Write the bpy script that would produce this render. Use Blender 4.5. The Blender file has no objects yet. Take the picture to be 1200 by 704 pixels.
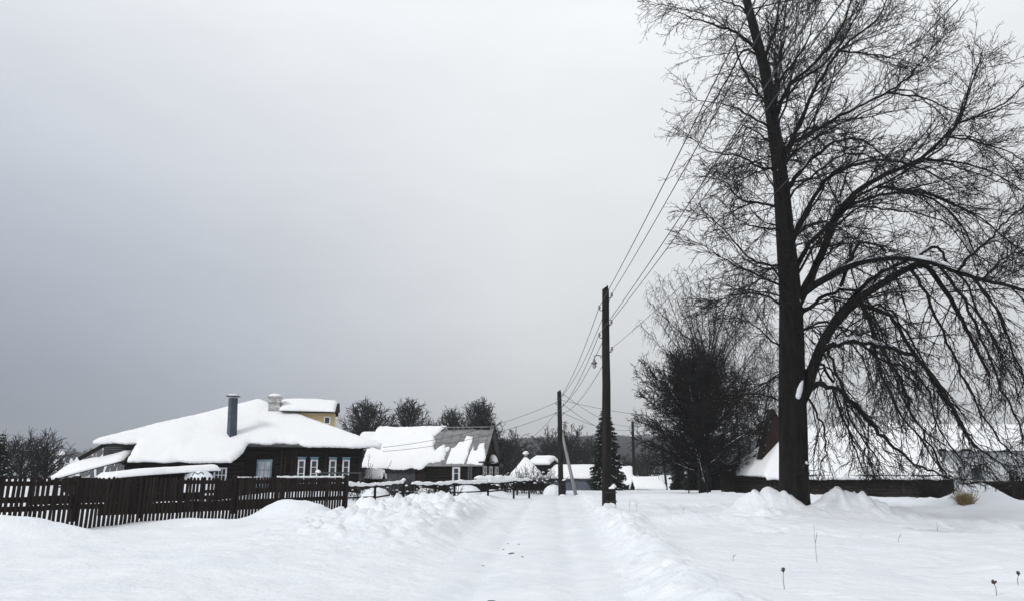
import bpy, math, random
import numpy as np
from mathutils import Vector, Matrix, geometry
R = math.radians
sc = bpy.context.scene
COL = sc.collection
PITCH = R(13.05); F = 867.0; CAMZ = 1.7

# ---------------------------------------------------------------- basics
def at(px, py, Y):
    dx = (px-600)/F; dy = -(py-352)/F
    d = Vector((dx, math.cos(PITCH)-dy*math.sin(PITCH), math.sin(PITCH)+dy*math.cos(PITCH)))
    return Vector((0, 0, CAMZ)) + d*(Y/d.y)

def xat(px, Y, z=1.7):
    depth = Y*math.cos(PITCH)+(z-CAMZ)*math.sin(PITCH)
    return (px-600)/F*depth

def link(o, parent=None):
    COL.objects.link(o)
    if parent is not None:
        o.parent = parent
        o.matrix_parent_inverse = Matrix.Translation(-parent.location)
    return o

def empty(name, loc, label, cat, group=None):
    o = bpy.data.objects.new(name, None); COL.objects.link(o)
    o.location = loc; o.empty_display_size = .3
    tag(o, label, cat, group); return o

def tag(o, label=None, cat=None, group=None, kind=None):
    if label: o['label'] = label
    if cat: o['category'] = cat
    if group: o['group'] = group
    if kind: o['kind'] = kind
    return o

# ---------------------------------------------------------------- numpy noise
_rng = np.random.RandomState(7)
PERM = _rng.permutation(512)
VAL = _rng.rand(512)
def _h(ix, iy, s):
    return VAL[(PERM[(ix*1+PERM[(iy+s*37) & 511]) & 511]) & 511]
def vnoise(x, y, s=0):
    x = np.asarray(x, float); y = np.asarray(y, float)
    ix = np.floor(x).astype(int); iy = np.floor(y).astype(int)
    fx = x-ix; fy = y-iy
    u = fx*fx*fx*(fx*(fx*6-15)+10); v = fy*fy*fy*(fy*(fy*6-15)+10)
    a = _h(ix, iy, s); b = _h(ix+1, iy, s); c = _h(ix, iy+1, s); d = _h(ix+1, iy+1, s)
    return (a*(1-u)+b*u)*(1-v)+(c*(1-u)+d*u)*v - .5
def fbm(x, y, s=0, o=4, g=.5):
    r = 0; a = 1
    for i in range(o):
        r = r + a*vnoise(x*2**i+i*13.7, y*2**i-i*7.3, s+i); a *= g
    return r
def worley(x, y, s=0, size=1.0):
    """rounded lumps: 1 at the cell's own centre, 0 away from it"""
    x = np.asarray(x, float)/size; y = np.asarray(y, float)/size
    ix = np.floor(x).astype(int); iy = np.floor(y).astype(int)
    best = np.full(x.shape, 9.); hh = np.zeros(x.shape)
    for dx in (-1, 0, 1):
        for dy in (-1, 0, 1):
            cx = ix+dx; cy = iy+dy
            px = cx+.15+.7*_h(cx, cy, s); py = cy+.15+.7*_h(cx, cy, s+3)
            rr = .3+.7*_h(cx, cy, s+5)
            d = ((x-px)**2+(y-py)**2)/(rr*rr)*1.2
            m = d < best
            best = np.where(m, d, best); hh = np.where(m, rr, hh)
    return np.sqrt(np.clip(1-best, 0, 1))*hh
def blocks(x, y, s=0, size=1.0):
    x = np.asarray(x, float)/size; y = np.asarray(y, float)/size
    ix = np.floor(x).astype(int); iy = np.floor(y).astype(int)
    d1 = np.full(x.shape, 9.); d2 = np.full(x.shape, 9.); hh = np.zeros(x.shape)
    for dx in (-1, 0, 1):
        for dy in (-1, 0, 1):
            cx = ix+dx; cy = iy+dy
            px = cx+.1+.8*_h(cx, cy, s); py = cy+.1+.8*_h(cx, cy, s+3)
            q = _h(cx, cy, s+5)**2*(1+1.2*(_h(cx, cy, s+6)-.5)*(x-px)*2+1.2*(_h(cx, cy, s+8)-.5)*(y-py)*2)
            d = np.sqrt((x-px)**2+(y-py)**2)
            m = d < d1
            d2 = np.where(m, d1, np.minimum(d2, d)); hh = np.where(m, q, hh); d1 = np.where(m, d, d1)
    return hh*np.clip((d2-d1)/.28, 0, 1)**.6
def ss(a, b, x):
    t = np.clip((np.asarray(x, float)-a)/(b-a), 0, 1); return t*t*(3-2*t)
def gauss(x, y, cx, cy, rx, ry, p=1.0):
    return np.exp(-(((x-cx)/rx)**2+((y-cy)/ry)**2)**p)

# ---------------------------------------------------------------- terrain
def road_x(y):
    y = np.minimum(np.asarray(y, float), 90); return .10+.052*(y-10)
def road_hw(y):
    return 1.55+.018*np.clip(y-10, 0, 40)
def ground(x, y):
    x = np.asarray(x, float); y = np.asarray(y, float)
    d = x-road_x(y); hw = road_hw(y)
    near = 1-ss(55, 80, y)
    z = .10*fbm(x*.09, y*.09, 1, 3)*(1-ss(100, 200, y))
    # left plateau + ploughed bank
    L = ss(hw-.1, hw+1.3, -d)
    z = z + L*(.13+.12*fbm(x*.35, y*.35, 2, 4))*near
    lb = np.exp(-((-d-hw-1.5)/1.2)**2)*near*ss(15, 24, y)
    z = z + lb*(.12+.26*np.clip(fbm(x*.9, y*.9, 4, 4)+.2, 0, 1))
    lump = gauss(x, y, -3.6, 27, 3.2, 9.5, 1.6)*ss(hw+.1, hw+.8, -d)
    z = z + lump*(.10+.22*worley(x, y, 11, .95)*(.5+fbm(x*.5, y*.5, 8, 2)) + .26*blocks(x+9, y, 13, .62)+.14*blocks(x, y+5, 71, .34)+.16*np.abs(fbm(x*1.7, y*1.7, 61, 3))+.07*fbm(x*4, y*4, 31, 3))
    # bigger clods next to the left road edge
    z = z + .5*gauss(x, y, xat(432, 29), 29, .5, .55, 1.5)+.35*gauss(x, y, xat(463, 28.5), 28.5, .7, .5, 1.6)+.3*gauss(x, y, xat(505, 30.5), 30.5, .7, .6, 1.6)
    z = z + .45*gauss(x, y, xat(488, 33), 33, .9, .6, 1.5) + .3*gauss(x, y, xat(545, 36), 36, 1.1, .8)
    # field in front of the fence: long soft ripples, wind scoured hollow at the pickets
    z = z + ss(4, 7, -x)*.06*fbm(x*.25+3, y*1.1, 6, 3)
    z = z + .40*gauss(x, y, -13.0, 19.6, 2.2, 1.1, 1.3) + .26*gauss(x, y, -16.0, 19.8, 2.6, 1.5)
    z = z - .16*gauss(x, y, -12.2, 24.0, 3.4, 1.5) - .10*gauss(x, y, -9.5, 28.5, 2.5, 1.6)
    z = z + .62*gauss(x, y, xat(343, 27), 27.2, 1.25, 1.1, 1.5) + .10*gauss(x, y, xat(388, 27), 26.0, 1.3, 1.0) + .12*gauss(x, y, xat(230, 25), 25.3, 1.2, .8)
    # yard behind the fence: drifts as high as the pickets
    z = z + 1.3*gauss(x, y, -22.5, 32.5, 3.6, 2.6, 2) + .35*gauss(x, y, -14.5, 32.5, 1.2, 1.0, 1.5)
    z = z + .5*gauss(x, y, -11, 40, 4, 3, 2)
    # right-hand ploughed ridge and field
    Rr = ss(hw-.05, hw+.7, d)
    ridge = np.exp(-((d-hw-.75)/.62)**2)*(1-ss(27, 33, y))
    z = z + Rr*(.16+.05*fbm(x*.4, y*.4, 15, 3))*near
    z = z + ridge*(.13+.20*np.clip(fbm(x*.8, y*.8, 17, 3)+.1, -.2, 1)+.18*blocks(x, y, 21, .45)*ss(0, .3, fbm(x*.35, y*.35, 40, 2)+.16)+.07*fbm(x*3.2, y*3.2, 33, 4))
    rb = np.exp(-((d-hw-.35)/.40)**2)*near*ss(11, 20, y)
    z = z + rb*.14*blocks(x, y, 51, .36)
    # knobbly snow thrown up round the trunk and pole
    thl = gauss(x, y, 9.15, 27.8, 1.15, .8, 1.6); thr = gauss(x, y, 12.1, 28.1, 1.25, .8, 1.6)
    z = z + (thl*.66+thr*.64)*(.62+.45*worley(x, y, 23, .6)+.22*blocks(x, y, 24, .36)+.3*np.abs(fbm(x*2.2, y*2.2, 93, 3))+.12*fbm(x*2.6, y*2.6, 63, 3))
    z = z + .20*gauss(x, y, 10.6, 27.3, 2.6, 1.2, 1.3)*(1+.5*blocks(x, y, 72, .5))
    z = z + .24*gauss(x, y, 8.2, 26.6, 1.5, 1.0)*(.6+.9*blocks(x, y, 26, .5))+.24*gauss(x, y, 13.2, 27.4, 1.5, 1.0)*(.6+.9*blocks(x, y, 25, .5))
    z = z + .24*gauss(x, y, xat(790, 24), 23.2, 2.4, .8)*(1+.4*worley(x, y, 29, .6))
    z = z + .12*gauss(x, y, 4.0, 30.2, 1.6, .8)
    # ploughed side track going right behind the trunk
    ty = 22.8+.10*(x-11)+.4*np.sin(x*.35)
    z = z - .44*ss(10.5, 12.6, x)*np.exp(-((y-ty)/2.3)**4)*(1+.4*fbm(x*.7, y*.7, 27, 3))
    z = z + .05*ss(11.5, 14, x)*np.exp(-((y-ty+3.4)/.9)**2)*(1+fbm(x*1.2, y*1.2, 28, 3))
    # sledge and foot tracks over the right field
    for (y0, k, am, x0, x1) in ((26.5, -.02, .5, 3.9, 9), (24.6, .05, .35, 3.9, 10), (34.5, -.04, .6, 5, 22), (38, .05, .5, 5, 25), (31.2, .0, .4, 4.5, 10)):
        yt = y0+k*x+am*np.sin(x*.45+y0)
        m = ss(x0, x0+.8, x)*(1-ss(x1-1, x1, x))
        z = z - .19*m*np.exp(-((y-yt)/.26)**2)*(.7+1.2*np.clip(vnoise(x*2.2, y*2.2, 35)+.3, 0, 1)) + .10*m*np.exp(-((y-yt+.5)/.25)**2)*(1+2*vnoise(x*2, y*2, 36))
    rf = ss(4.5, 6.5, d)*(1-ss(50, 60, y))
    z = z + rf*(.11*fbm(x*.45, y*.55, 37, 4)+.05*np.abs(fbm(x*.9, y*1.3, 64, 4)))
    z = z - rf*.15*worley(x, y, 38, .6)*ss(-.04, .12, fbm(x*.16, y*.16, 41, 2))*ss(17, 21, y)
    z = z + 1.2*gauss(x, y, xat(1145, 38.5), 38.7, 1.35, 1.1, .8)+.25*gauss(x, y, xat(1090, 44), 43, 5, 2.0)
    z = z + .28*gauss(x, y, xat(770, 47), 47, 3.4, 1.5) + .3*gauss(x, y, xat(905, 47), 49, 5, 3)
    # road surface: two packed wheel tracks and frozen crumbs
    on = 1-ss(hw-.25, hw+.1, np.abs(d))
    z = z + on*near*(.022*np.exp(-(d/.35)**2)-.050*np.exp(-((np.abs(d)-.78)/.24)**2)*(1+.5*vnoise(x*2, y*3.5, 73))+.03*blocks(x, y, 74, .3)*ss(.0, .2, fbm(x*.8, y*.5, 75, 2))+.03*fbm(x*1.1, y*.5, 43, 3)+.010*fbm(x*6, y*4, 45, 2))
    # fine crust everywhere close by
    fine = (1-ss(38, 60, y))
    z = z + fine*(.034*fbm(x*1.6, y*1.6, 47, 4)+.012*fbm(x*5.5, y*5.5, 62, 3)+.012*L*fbm(x*.8, y*3.2, 48, 3))
    # far land: dips into the river valley, then the long wooded hill
    xl = ss(-8, -60, x)
    z = z - (1.5+1.5*xl)*ss(70, 130, y) - 3*ss(130, 330, y)
    top = 28+3*np.sin(x*.006+1)+2.5*np.sin(x*.017)-1.5*xl
    z = z + top*ss(330, 760, y)
    return z
def gz(x, y):
    return float(ground(np.array([x]), np.array([y]))[0])

# ---------------------------------------------------------------- materials
def new_mat(name):
    m = bpy.data.materials.new(name); m.use_nodes = True
    nt = m.node_tree; b = nt.nodes['Principled BSDF']
    return m, nt, b
def noise_node(nt, scale, detail=5, rough=.6, coord='Object', stretch=None):
    tc = nt.nodes.new('ShaderNodeTexCoord'); n = nt.nodes.new('ShaderNodeTexNoise')
    n.inputs['Scale'].default_value = scale; n.inputs['Detail'].default_value = detail; n.inputs['Roughness'].default_value = rough
    src = tc.outputs[coord]
    if stretch:
        mp = nt.nodes.new('ShaderNodeMapping'); mp.inputs['Scale'].default_value = stretch
        nt.links.new(src, mp.inputs['Vector']); src = mp.outputs['Vector']
    nt.links.new(src, n.inputs['Vector']); return n
def simple(name, c0, c1, scale=3, rough=.8, bump=.3, bscale=None, stretch=None, metallic=0, dist=.02):
    m, nt, b = new_mat(name)
    n = noise_node(nt, scale, stretch=stretch)
    r = nt.nodes.new('ShaderNodeValToRGB')
    r.color_ramp.elements[0].position = .32; r.color_ramp.elements[1].position = .68
    r.color_ramp.elements[0].color = (*c0, 1); r.color_ramp.elements[1].color = (*c1, 1)
    nt.links.new(n.outputs['Fac'], r.inputs['Fac']); nt.links.new(r.outputs['Color'], b.inputs['Base Color'])
    b.inputs['Roughness'].default_value = rough; b.inputs['Metallic'].default_value = metallic
    if rough > .6: b.inputs['Specular IOR Level'].default_value = .2
    if bump:
        n2 = noise_node(nt, bscale or scale*4, stretch=stretch); bp = nt.nodes.new('ShaderNodeBump')
        bp.inputs['Strength'].default_value = bump; bp.inputs['Distance'].default_value = dist
        nt.links.new(n2.outputs['Fac'], bp.inputs['Height']); nt.links.new(bp.outputs['Normal'], b.inputs['Normal'])
    return m
def snow_mat(name, c0=(.81, .845, .90), c1=(.885, .91, .945), b1=.75, b2=.28, s1=3.2, s2=28, d1=.10, d2=.02):
    m, nt, b = new_mat(name)
    n = noise_node(nt, .7, 4); r = nt.nodes.new('ShaderNodeValToRGB')
    r.color_ramp.elements[0].position = .3; r.color_ramp.elements[1].position = .7
    r.color_ramp.elements[0].color = (*c0, 1); r.color_ramp.elements[1].color = (*c1, 1)
    nt.links.new(n.outputs['Fac'], r.inputs['Fac']); nt.links.new(r.outputs['Color'], b.inputs['Base Color'])
    b.inputs['Roughness'].default_value = .65; b.inputs['Specular IOR Level'].default_value = .25
    na = noise_node(nt, s1, 6, .62); nb = noise_node(nt, s2, 4, .7)
    ba = nt.nodes.new('ShaderNodeBump'); bb = nt.nodes.new('ShaderNodeBump')
    ba.inputs['Strength'].default_value = b1; ba.inputs['Distance'].default_value = d1
    bb.inputs['Strength'].default_value = b2; bb.inputs['Distance'].default_value = d2
    nt.links.new(na.outputs['Fac'], ba.inputs['Height']); nt.links.new(nb.outputs['Fac'], bb.inputs['Height'])
    nt.links.new(ba.outputs['Normal'], bb.inputs['Normal']); nt.links.new(bb.outputs['Normal'], b.inputs['Normal'])
    return m
M = {}
M['snow'] = snow_mat('snow')
M['road'] = snow_mat('packed_snow', (.77, .805, .86), (.87, .895, .935), .6, .5, 4, 22, .05, .02)
M['track'] = snow_mat('shaded_track_snow', (.60, .62, .665), (.72, .74, .78), .7, .3, 3.2, 28, .1, .02)  # packed snow of the side track, the trench's shade put into its grey
M['roof_snow'] = snow_mat('roof_snow', (.88, .89, .91), (.93, .935, .945), .55, .3, 1.8, 12, .12, .02)
M['twig_snow'] = simple('twig_snow', (.78, .8, .84), (.9, .91, .93), 3, .7, .3)
M['bark'] = simple('bark', (.005, .0047, .0047), (.017, .0155, .015), 6, .95, .9, 14, (1, 1, .25), dist=.05)
M['twig'] = simple('twig', (.008, .0075, .0075), (.017, .016, .016), 2, .9, 0)
M['twig_far'] = simple('twig_far', (.010, .010, .011), (.022, .022, .023), 1, .9, 0)
M['birch_twig'] = simple('birch_twig', (.030, .027, .027), (.055, .050, .048), 1, .9, 0)
M['needle'] = simple('needle', (.012, .018, .014), (.030, .040, .030), 2, .8, 0)
M['log'] = simple('old_log', (.006, .005, .0048), (.017, .014, .0125), 2.2, .95, .5, 10, (.35, .35, 2.2))
M['log_brown'] = simple('brown_log', (.010, .008, .0072), (.040, .032, .029), 2.2, .95, .5, 10, (.35, .35, 2.2))
M['plank'] = simple('dark_plank', (.008, .007, .007), (.021, .018, .017), 4, .95, .4, 12, (1, 1, .15))
M['gable'] = simple('gable_board', (.012, .0075, .007), (.032, .019, .017), 4, .95, .4, 12, (1, 1, .15))
M['picket'] = simple('picket_wood', (.009, .0062, .0058), (.030, .021, .019), 5, .95, .4, 16, (1.6, 1.6, .12))
M['grey_plank'] = simple('weathered_plank', (.04, .041, .046), (.12, .12, .127), 4, .95, .5, 14, (.3, .3, 2.5))
M['pole'] = simple('tarred_pole', (.008, .0075, .007), (.024, .021, .019), 5, .95, .5, 18, (1.5, 1.5, .1))
M['brace'] = simple('pale_pole', (.20, .20, .20), (.36, .35, .35), 4, .9, .3, 12, (1, 1, .2))
M['yellow'] = simple('yellow_clapboard', (.47, .37, .20), (.60, .48, .27), 3, .8, .3, 9, (.3, .3, 3))
M['white'] = simple('old_white_paint', (.52, .54, .56), (.76, .77, .78), 5, .7, .2)
M['blue'] = simple('faded_blue_paint', (.11, .19, .23), (.20, .30, .34), 5, .7, .2)
M['curtain'] = simple('curtain', (.32, .36, .40), (.62, .66, .70), 4, .6, .2, 6, (2, 2, .3))
M['glass'] = simple('dark_glass', (.015, .018, .022), (.05, .056, .065), 1.5, .12, 0)
M['metal_pipe'] = simple('flue_metal', (.035, .05, .066), (.075, .095, .115), 3, .55, .2, metallic=.3)
M['brick'] = simple('whitewashed_brick', (.26, .25, .24), (.66, .66, .66), 5, .9, .6, 9)
M['roof_metal'] = simple('galvanised_roof', (.15, .15, .153), (.27, .27, .275), 1.6, .6, .2, 5, (.6, .6, 2), metallic=.15)
M['shed_wall'] = simple('blue_grey_metal', (.075, .09, .11), (.125, .145, .17), 2, .7, .2)
M['pale_wall'] = simple('pale_render', (.46, .47, .49), (.60, .61, .625), 1.5, .9, .3)
M['wire'] = simple('wire', (.02, .02, .022), (.035, .035, .036), 2, .6, 0)
M['ceramic'] = simple('insulator_ceramic', (.10, .09, .09), (.30, .29, .28), 20, .3, 0)
M['lamp'] = simple('lamp_metal', (.10, .10, .11), (.20, .20, .21), 8, .5, 0)
M['lampglass'] = simple('lamp_glass', (.20, .20, .21), (.32, .32, .33), 8, .3, 0)
M['straw'] = simple('dry_straw', (.22, .16, .08), (.42, .33, .18), 6, .9, 0)
M['weed'] = simple('dead_weed', (.05, .04, .03), (.11, .085, .06), 6, .9, 0)
M['dark_board'] = simple('blackish_boards', (.010, .009, .009), (.022, .02, .019), 4, .95, .2)  # even near-black board colour for the low shed and a ridge board
M['forest'] = simple('forest', (.020, .021, .024), (.045, .046, .050), .02, .95, 0)
M['far_wall'] = simple('far_wall', (.06, .058, .058), (.16, .155, .15), .05, .9, 0)
M['grit'] = simple('grit', (.05, .045, .04), (.12, .11, .10), 6, .9, 0)

# ---------------------------------------------------------------- mesh builder
class MB:
    def __init__(s): s.v = []; s.f = []
    def poly(s, pts):
        n = len(s.v); s.v += [tuple(p) for p in pts]; s.f.append(tuple(range(n, n+len(pts))))
    def hexa(s, p):      # p: 8 points, bottom ring 0-3, top ring 4-7
        n = len(s.v); s.v += [tuple(q) for q in p]
        for q in ((3, 2, 1, 0), (4, 5, 6, 7), (0, 1, 5, 4), (1, 2, 6, 5), (2, 3, 7, 6), (3, 0, 4, 7)):
            s.f.append(tuple(n+i for i in q))
    def box(s, c, ax, ay, az):   # centre and three half-extent vectors
        c = Vector(c); ax, ay, az = Vector(ax), Vector(ay), Vector(az)
        s.hexa([c-ax-ay-az, c+ax-ay-az, c+ax+ay-az, c-ax+ay-az, c-ax-ay+az, c+ax-ay+az, c+ax+ay+az, c-ax+ay+az])
    def beam(s, a, b, w, h, up=Vector((0, 0, 1))):
        a, b = Vector(a), Vector(b); d = (b-a).normalized()
        side = d.cross(up)
        if side.length < 1e-4: side = d.cross(Vector((1, 0, 0)))
        side.normalize(); u = side.cross(d)
        s.box((a+b)/2, (b-a)/2, side*w/2, u*h/2)
    def tube(s, pts, rads, k=8, cap=True):
        pts = [Vector(p) for p in pts]; n0 = len(s.v); m = len(pts)
        for i, p in enumerate(pts):
            t = (pts[min(i+1, m-1)]-pts[max(i-1, 0)]).normalized()
            ref = Vector((0, 0, 1)) if abs(t.z) < .9 else Vector((1, 0, 0))
            a = t.cross(ref).normalized(); b = t.cross(a)
            r = rads[i] if hasattr(rads, '__len__') else rads
            for j in range(k):
                an = 2*math.pi*j/k
                s.v.append(tuple(p+a*math.cos(an)*r+b*math.sin(an)*r))
        for i in range(m-1):
            for j in range(k):
                s.f.append((n0+i*k+j, n0+i*k+(j+1) % k, n0+(i+1)*k+(j+1) % k, n0+(i+1)*k+j))
        if cap:
            s.f.append(tuple(n0+j for j in reversed(range(k)))); s.f.append(tuple(n0+(m-1)*k+j for j in range(k)))
    def blob(s, c, rx, ry, rz, rng, k=9, rings=6, jit=.15, flat=True):
        n0 = len(s.v); c = Vector(c)
        for i in range(rings+1):
            ph = math.pi*i/rings
            for j in range(k):
                th = 2*math.pi*j/k; q = 1+rng.uniform(-jit, jit)
                z = math.cos(ph)
                if flat and z < 0: z *= .25
                s.v.append((c.x+rx*q*math.sin(ph)*math.cos(th), c.y+ry*q*math.sin(ph)*math.sin(th), c.z+rz*q*z))
        for i in range(rings):
            for j in range(k):
                s.f.append((n0+i*k+j, n0+(i+1)*k+j, n0+(i+1)*k+(j+1) % k, n0+i*k+(j+1) % k))
    def build(s, name, m, parent=None, smooth=False):
        me = bpy.data.meshes.new(name); me.from_pydata(s.v, [], s.f); me.update()
        me.materials.append(m)
        if smooth: me.polygons.foreach_set('use_smooth', [True]*len(me.polygons))
        o = bpy.data.objects.new(name, me); return link(o, parent)

def mesh_from_arrays(name, V, Fq, m, parent=None, smooth=True):
    """V (n,3), Fq list of (k, array(f,k))"""
    me = bpy.data.meshes.new(name)
    nl = sum(a.size for a in Fq); nf = sum(len(a) for a in Fq)
    me.vertices.add(len(V)); me.vertices.foreach_set('co', np.ascontiguousarray(V, dtype=np.float32).ravel())
    me.loops.add(nl); me.polygons.add(nf)
    me.loops.foreach_set('vertex_index', np.concatenate([a.ravel() for a in Fq]).astype(np.int32))
    st = []; o = 0
    for a in Fq:
        st.append(o+np.arange(len(a))*a.shape[1]); o += a.size
    me.polygons.foreach_set('loop_start', np.concatenate(st).astype(np.int32))
    me.polygons.foreach_set('use_smooth', np.full(nf, smooth))
    me.update(calc_edges=True); me.validate()
    me.materials.append(m)
    ob = bpy.data.objects.new(name, me); return link(ob, parent)

def tubes(polys, k):
    """polys: list of (pts list of 3-tuples, radii list) -> V, [quads]"""
    by = {}
    for p, r in polys: by.setdefault(len(p), []).append((p, r))
    Vs = []; Fs = []; base = 0
    for n, lst in by.items():
        P = np.array([p for p, _ in lst], float); Rr = np.array([r for _, r in lst], float)
        m = len(lst)
        T = np.empty_like(P); T[:, 1:-1] = P[:, 2:]-P[:, :-2]; T[:, 0] = P[:, 1]-P[:, 0]; T[:, -1] = P[:, -1]-P[:, -2]
        T /= np.linalg.norm(T, axis=2, keepdims=True)+1e-9
        D = P[:, -1]-P[:, 0]
        ref = np.where(np.abs(D[:, 2:3]) < .85*np.linalg.norm(D, axis=1, keepdims=True), np.array([[0, 0, 1.]]), np.array([[1., 0, 0]]))
        A = np.cross(T, ref[:, None, :]); A /= np.linalg.norm(A, axis=2, keepdims=True)+1e-9
        B = np.cross(T, A)
        an = np.arange(k)*2*np.pi/k
        ring = P[:, :, None, :]+Rr[:, :, None, None]*(A[:, :, None, :]*np.cos(an)[None, None, :, None]+B[:, :, None, :]*np.sin(an)[None, None, :, None])
        Vs.append(ring.reshape(-1, 3))
        i = np.arange(m)[:, None, None]*n*k; s = np.arange(n-1)[None, :, None]*k; j = np.arange(k)[None, None, :]
        jn = (j+1) % k
        q = np.stack([i+s+j, i+s+jn, i+s+k+jn, i+s+k+j], axis=-1).reshape(-1, 4)+base
        Fs.append(q); base += m*n*k
    return np.concatenate(Vs), [np.concatenate(Fs)]

def tube_obj(name, polys, k, m, parent=None):
    V, Fq = tubes(polys, k); return mesh_from_arrays(name, V, Fq, m, parent)

# ---------------------------------------------------------------- ground sheet
def build_ground():
    def grow(s0, step, g, lim):
        out = []; s = s0
        while s < lim: step *= g; s += step; out.append(s)
        return out
    core = list(np.arange(-14, 16.01, .085))
    xs = np.array([-v for v in reversed(grow(14, .085, 1.045, 1700))]+core+grow(core[-1], .085, 1.045, 1700))
    ys = [8.2]; st = .055
    while ys[-1] < 62: ys.append(ys[-1]+st); st *= 1.0072
    ys = [-v for v in reversed(grow(-8.2, .2, 1.35, 80))]+ys+grow(ys[-1], st, 1.035, 2400)
    ys = np.array(sorted(ys))
    X, Y = np.meshgrid(xs, ys)
    Z = ground(X, Y)
    V = np.stack([X, Y, Z], -1).reshape(-1, 3)
    nx = len(xs); ny = len(ys)
    i = np.arange(nx-1)[None, :]; j = np.arange(ny-1)[:, None]*nx
    Q = np.stack([i+j, i+j+1, i+j+nx+1, i+j+nx], -1).reshape(-1, 4)
    cx = (xs[:-1]+xs[1:])/2; cy = (ys[:-1]+ys[1:])/2
    CX, CY = np.meshgrid(cx, cy)
    onroad = ((np.abs(CX-road_x(CY)) < road_hw(CY)-.12) & (CY < 75) & (CY > 0)).ravel()
    def sub(name, q, m):
        used = np.unique(q); mp = np.zeros(len(V), int); mp[used] = np.arange(len(used))
        o = mesh_from_arrays(name, V[used], [mp[q]], m); o['kind'] = 'structure'; return o
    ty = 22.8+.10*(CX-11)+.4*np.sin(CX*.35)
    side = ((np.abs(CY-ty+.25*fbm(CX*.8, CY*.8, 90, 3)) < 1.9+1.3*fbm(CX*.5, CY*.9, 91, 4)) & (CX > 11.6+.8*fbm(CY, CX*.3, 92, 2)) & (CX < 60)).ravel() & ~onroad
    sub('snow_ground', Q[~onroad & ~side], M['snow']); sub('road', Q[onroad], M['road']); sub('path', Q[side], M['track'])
build_ground()

# ---------------------------------------------------------------- snow / roof sheets over any height function
def pip(P, poly):
    x, y = P[:, 0], P[:, 1]; ins = np.zeros(len(P), bool); n = len(poly)
    for i in range(n):
        x0, y0 = poly[i]; x1, y1 = poly[(i+1) % n]
        c = ((y0 > y) != (y1 > y)) & (x < (x1-x0)*(y-y0)/((y1-y0) if y1 != y0 else 1e-9)+x0)
        ins ^= c
    return ins
def pdist(P, poly):
    d = np.full(len(P), 1e9); n = len(poly)
    for i in range(n):
        a = np.array(poly[i]); b = np.array(poly[(i+1) % n]); ab = b-a
        t = np.clip(((P-a)@ab)/(ab@ab+1e-12), 0, 1)
        d = np.minimum(d, np.linalg.norm(P-(a+t[:, None]*ab), axis=1))
    return d
def sheet(name, poly, frame, zf, t, m, parent, edge=.35, res=.4, jit=.0, amp=.0, seed=0, lift=0., e0=.35, nscale=.6, hole=None):
    rng = np.random.RandomState(seed+1)
    O, eu, ev = frame
    B = []
    n = len(poly)
    for i in range(n):
        a = np.array(poly[i], float); b = np.array(poly[(i+1) % n], float)
        k = max(1, int(np.linalg.norm(b-a)/(res*.6)))
        nrm = np.array([b[1]-a[1], a[0]-b[0]]); nrm /= np.linalg.norm(nrm)+1e-9
        for q in range(k):
            p = a+(b-a)*q/k
            if q and jit: p = p+nrm*jit*(2*float(vnoise(p[0]*1.3+seed, p[1]*1.3, seed))+.8*rng.uniform(-.5, .5))
            B.append(p)
    B = np.array(B)
    lo = B.min(0); hi = B.max(0)
    gx, gy = np.meshgrid(np.arange(lo[0], hi[0], res), np.arange(lo[1], hi[1], res))
    I = np.stack([gx.ravel(), gy.ravel()], 1)+rng.uniform(-.12, .12, (gx.size, 2))*res
    bl = [tuple(p) for p in B]
    I = I[pip(I, bl)]
    if len(I): I = I[pdist(I, bl) > res*.35]
    P = np.concatenate([B, I]) if len(I) else B
    nb = len(B)
    r = geometry.delaunay_2d_cdt([Vector((float(a), float(b))) for a, b in P], [(i, (i+1) % nb) for i in range(nb)], [], 1, 1e-5)
    vs = np.array([tuple(v) for v in r[0]]); fs = r[2]
    d = pdist(vs, bl)
    z = zf(vs[:, 0], vs[:, 1])+lift
    if edge > 0:
        q = np.clip(d/edge, 0, 1); prof = e0+(1-e0)*np.sqrt(np.clip(1-(1-q)**2, 0, 1))
    else: prof = np.ones(len(vs))
    top = z+t*prof
    if amp: top = top+amp*fbm(vs[:, 0]*nscale+seed, vs[:, 1]*nscale, seed+2, 3)*np.minimum(1, prof)
    ef = {}
    F = []
    N = len(vs)
    for f in fs:
        a, b, c = f[:3]
        ar = (vs[b][0]-vs[a][0])*(vs[c][1]-vs[a][1])-(vs[b][1]-vs[a][1])*(vs[c][0]-vs[a][0])
        if ar < 0: f = list(reversed(f))
        F.append(tuple(f)); F.append(tuple(i+N for i in reversed(f)))
        for i in range(len(f)):
            e = (f[i], f[(i+1) % len(f)]); ef[e] = ef.get(e, 0)+1
    for (a, b) in list(ef):
        if (b, a) not in ef: F.append((b, a, a+N, b+N))
    V = []
    for zz in (top, z):
        for i in range(N):
            V.append(tuple(O+eu*vs[i][0]+ev*vs[i][1]+Vector((0, 0, zz[i]))))
    mb = MB(); mb.v = V; mb.f = F
    return mb.build(name, m, parent, smooth=edge > 0)

def frame2(p0, p1):
    """origin p0 at z=0, eu along p0->p1 (to the right in the photo), ev back"""
    d = Vector((p1.x-p0.x, p1.y-p0.y, 0)); L = d.length; d.normalize()
    return (Vector((p0.x, p0.y, 0)), d, Vector((-d.y, d.x, 0))), L

def fp(fr, u, v, z):
    return fr[0]+fr[1]*u+fr[2]*v+Vector((0, 0, z))

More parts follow.
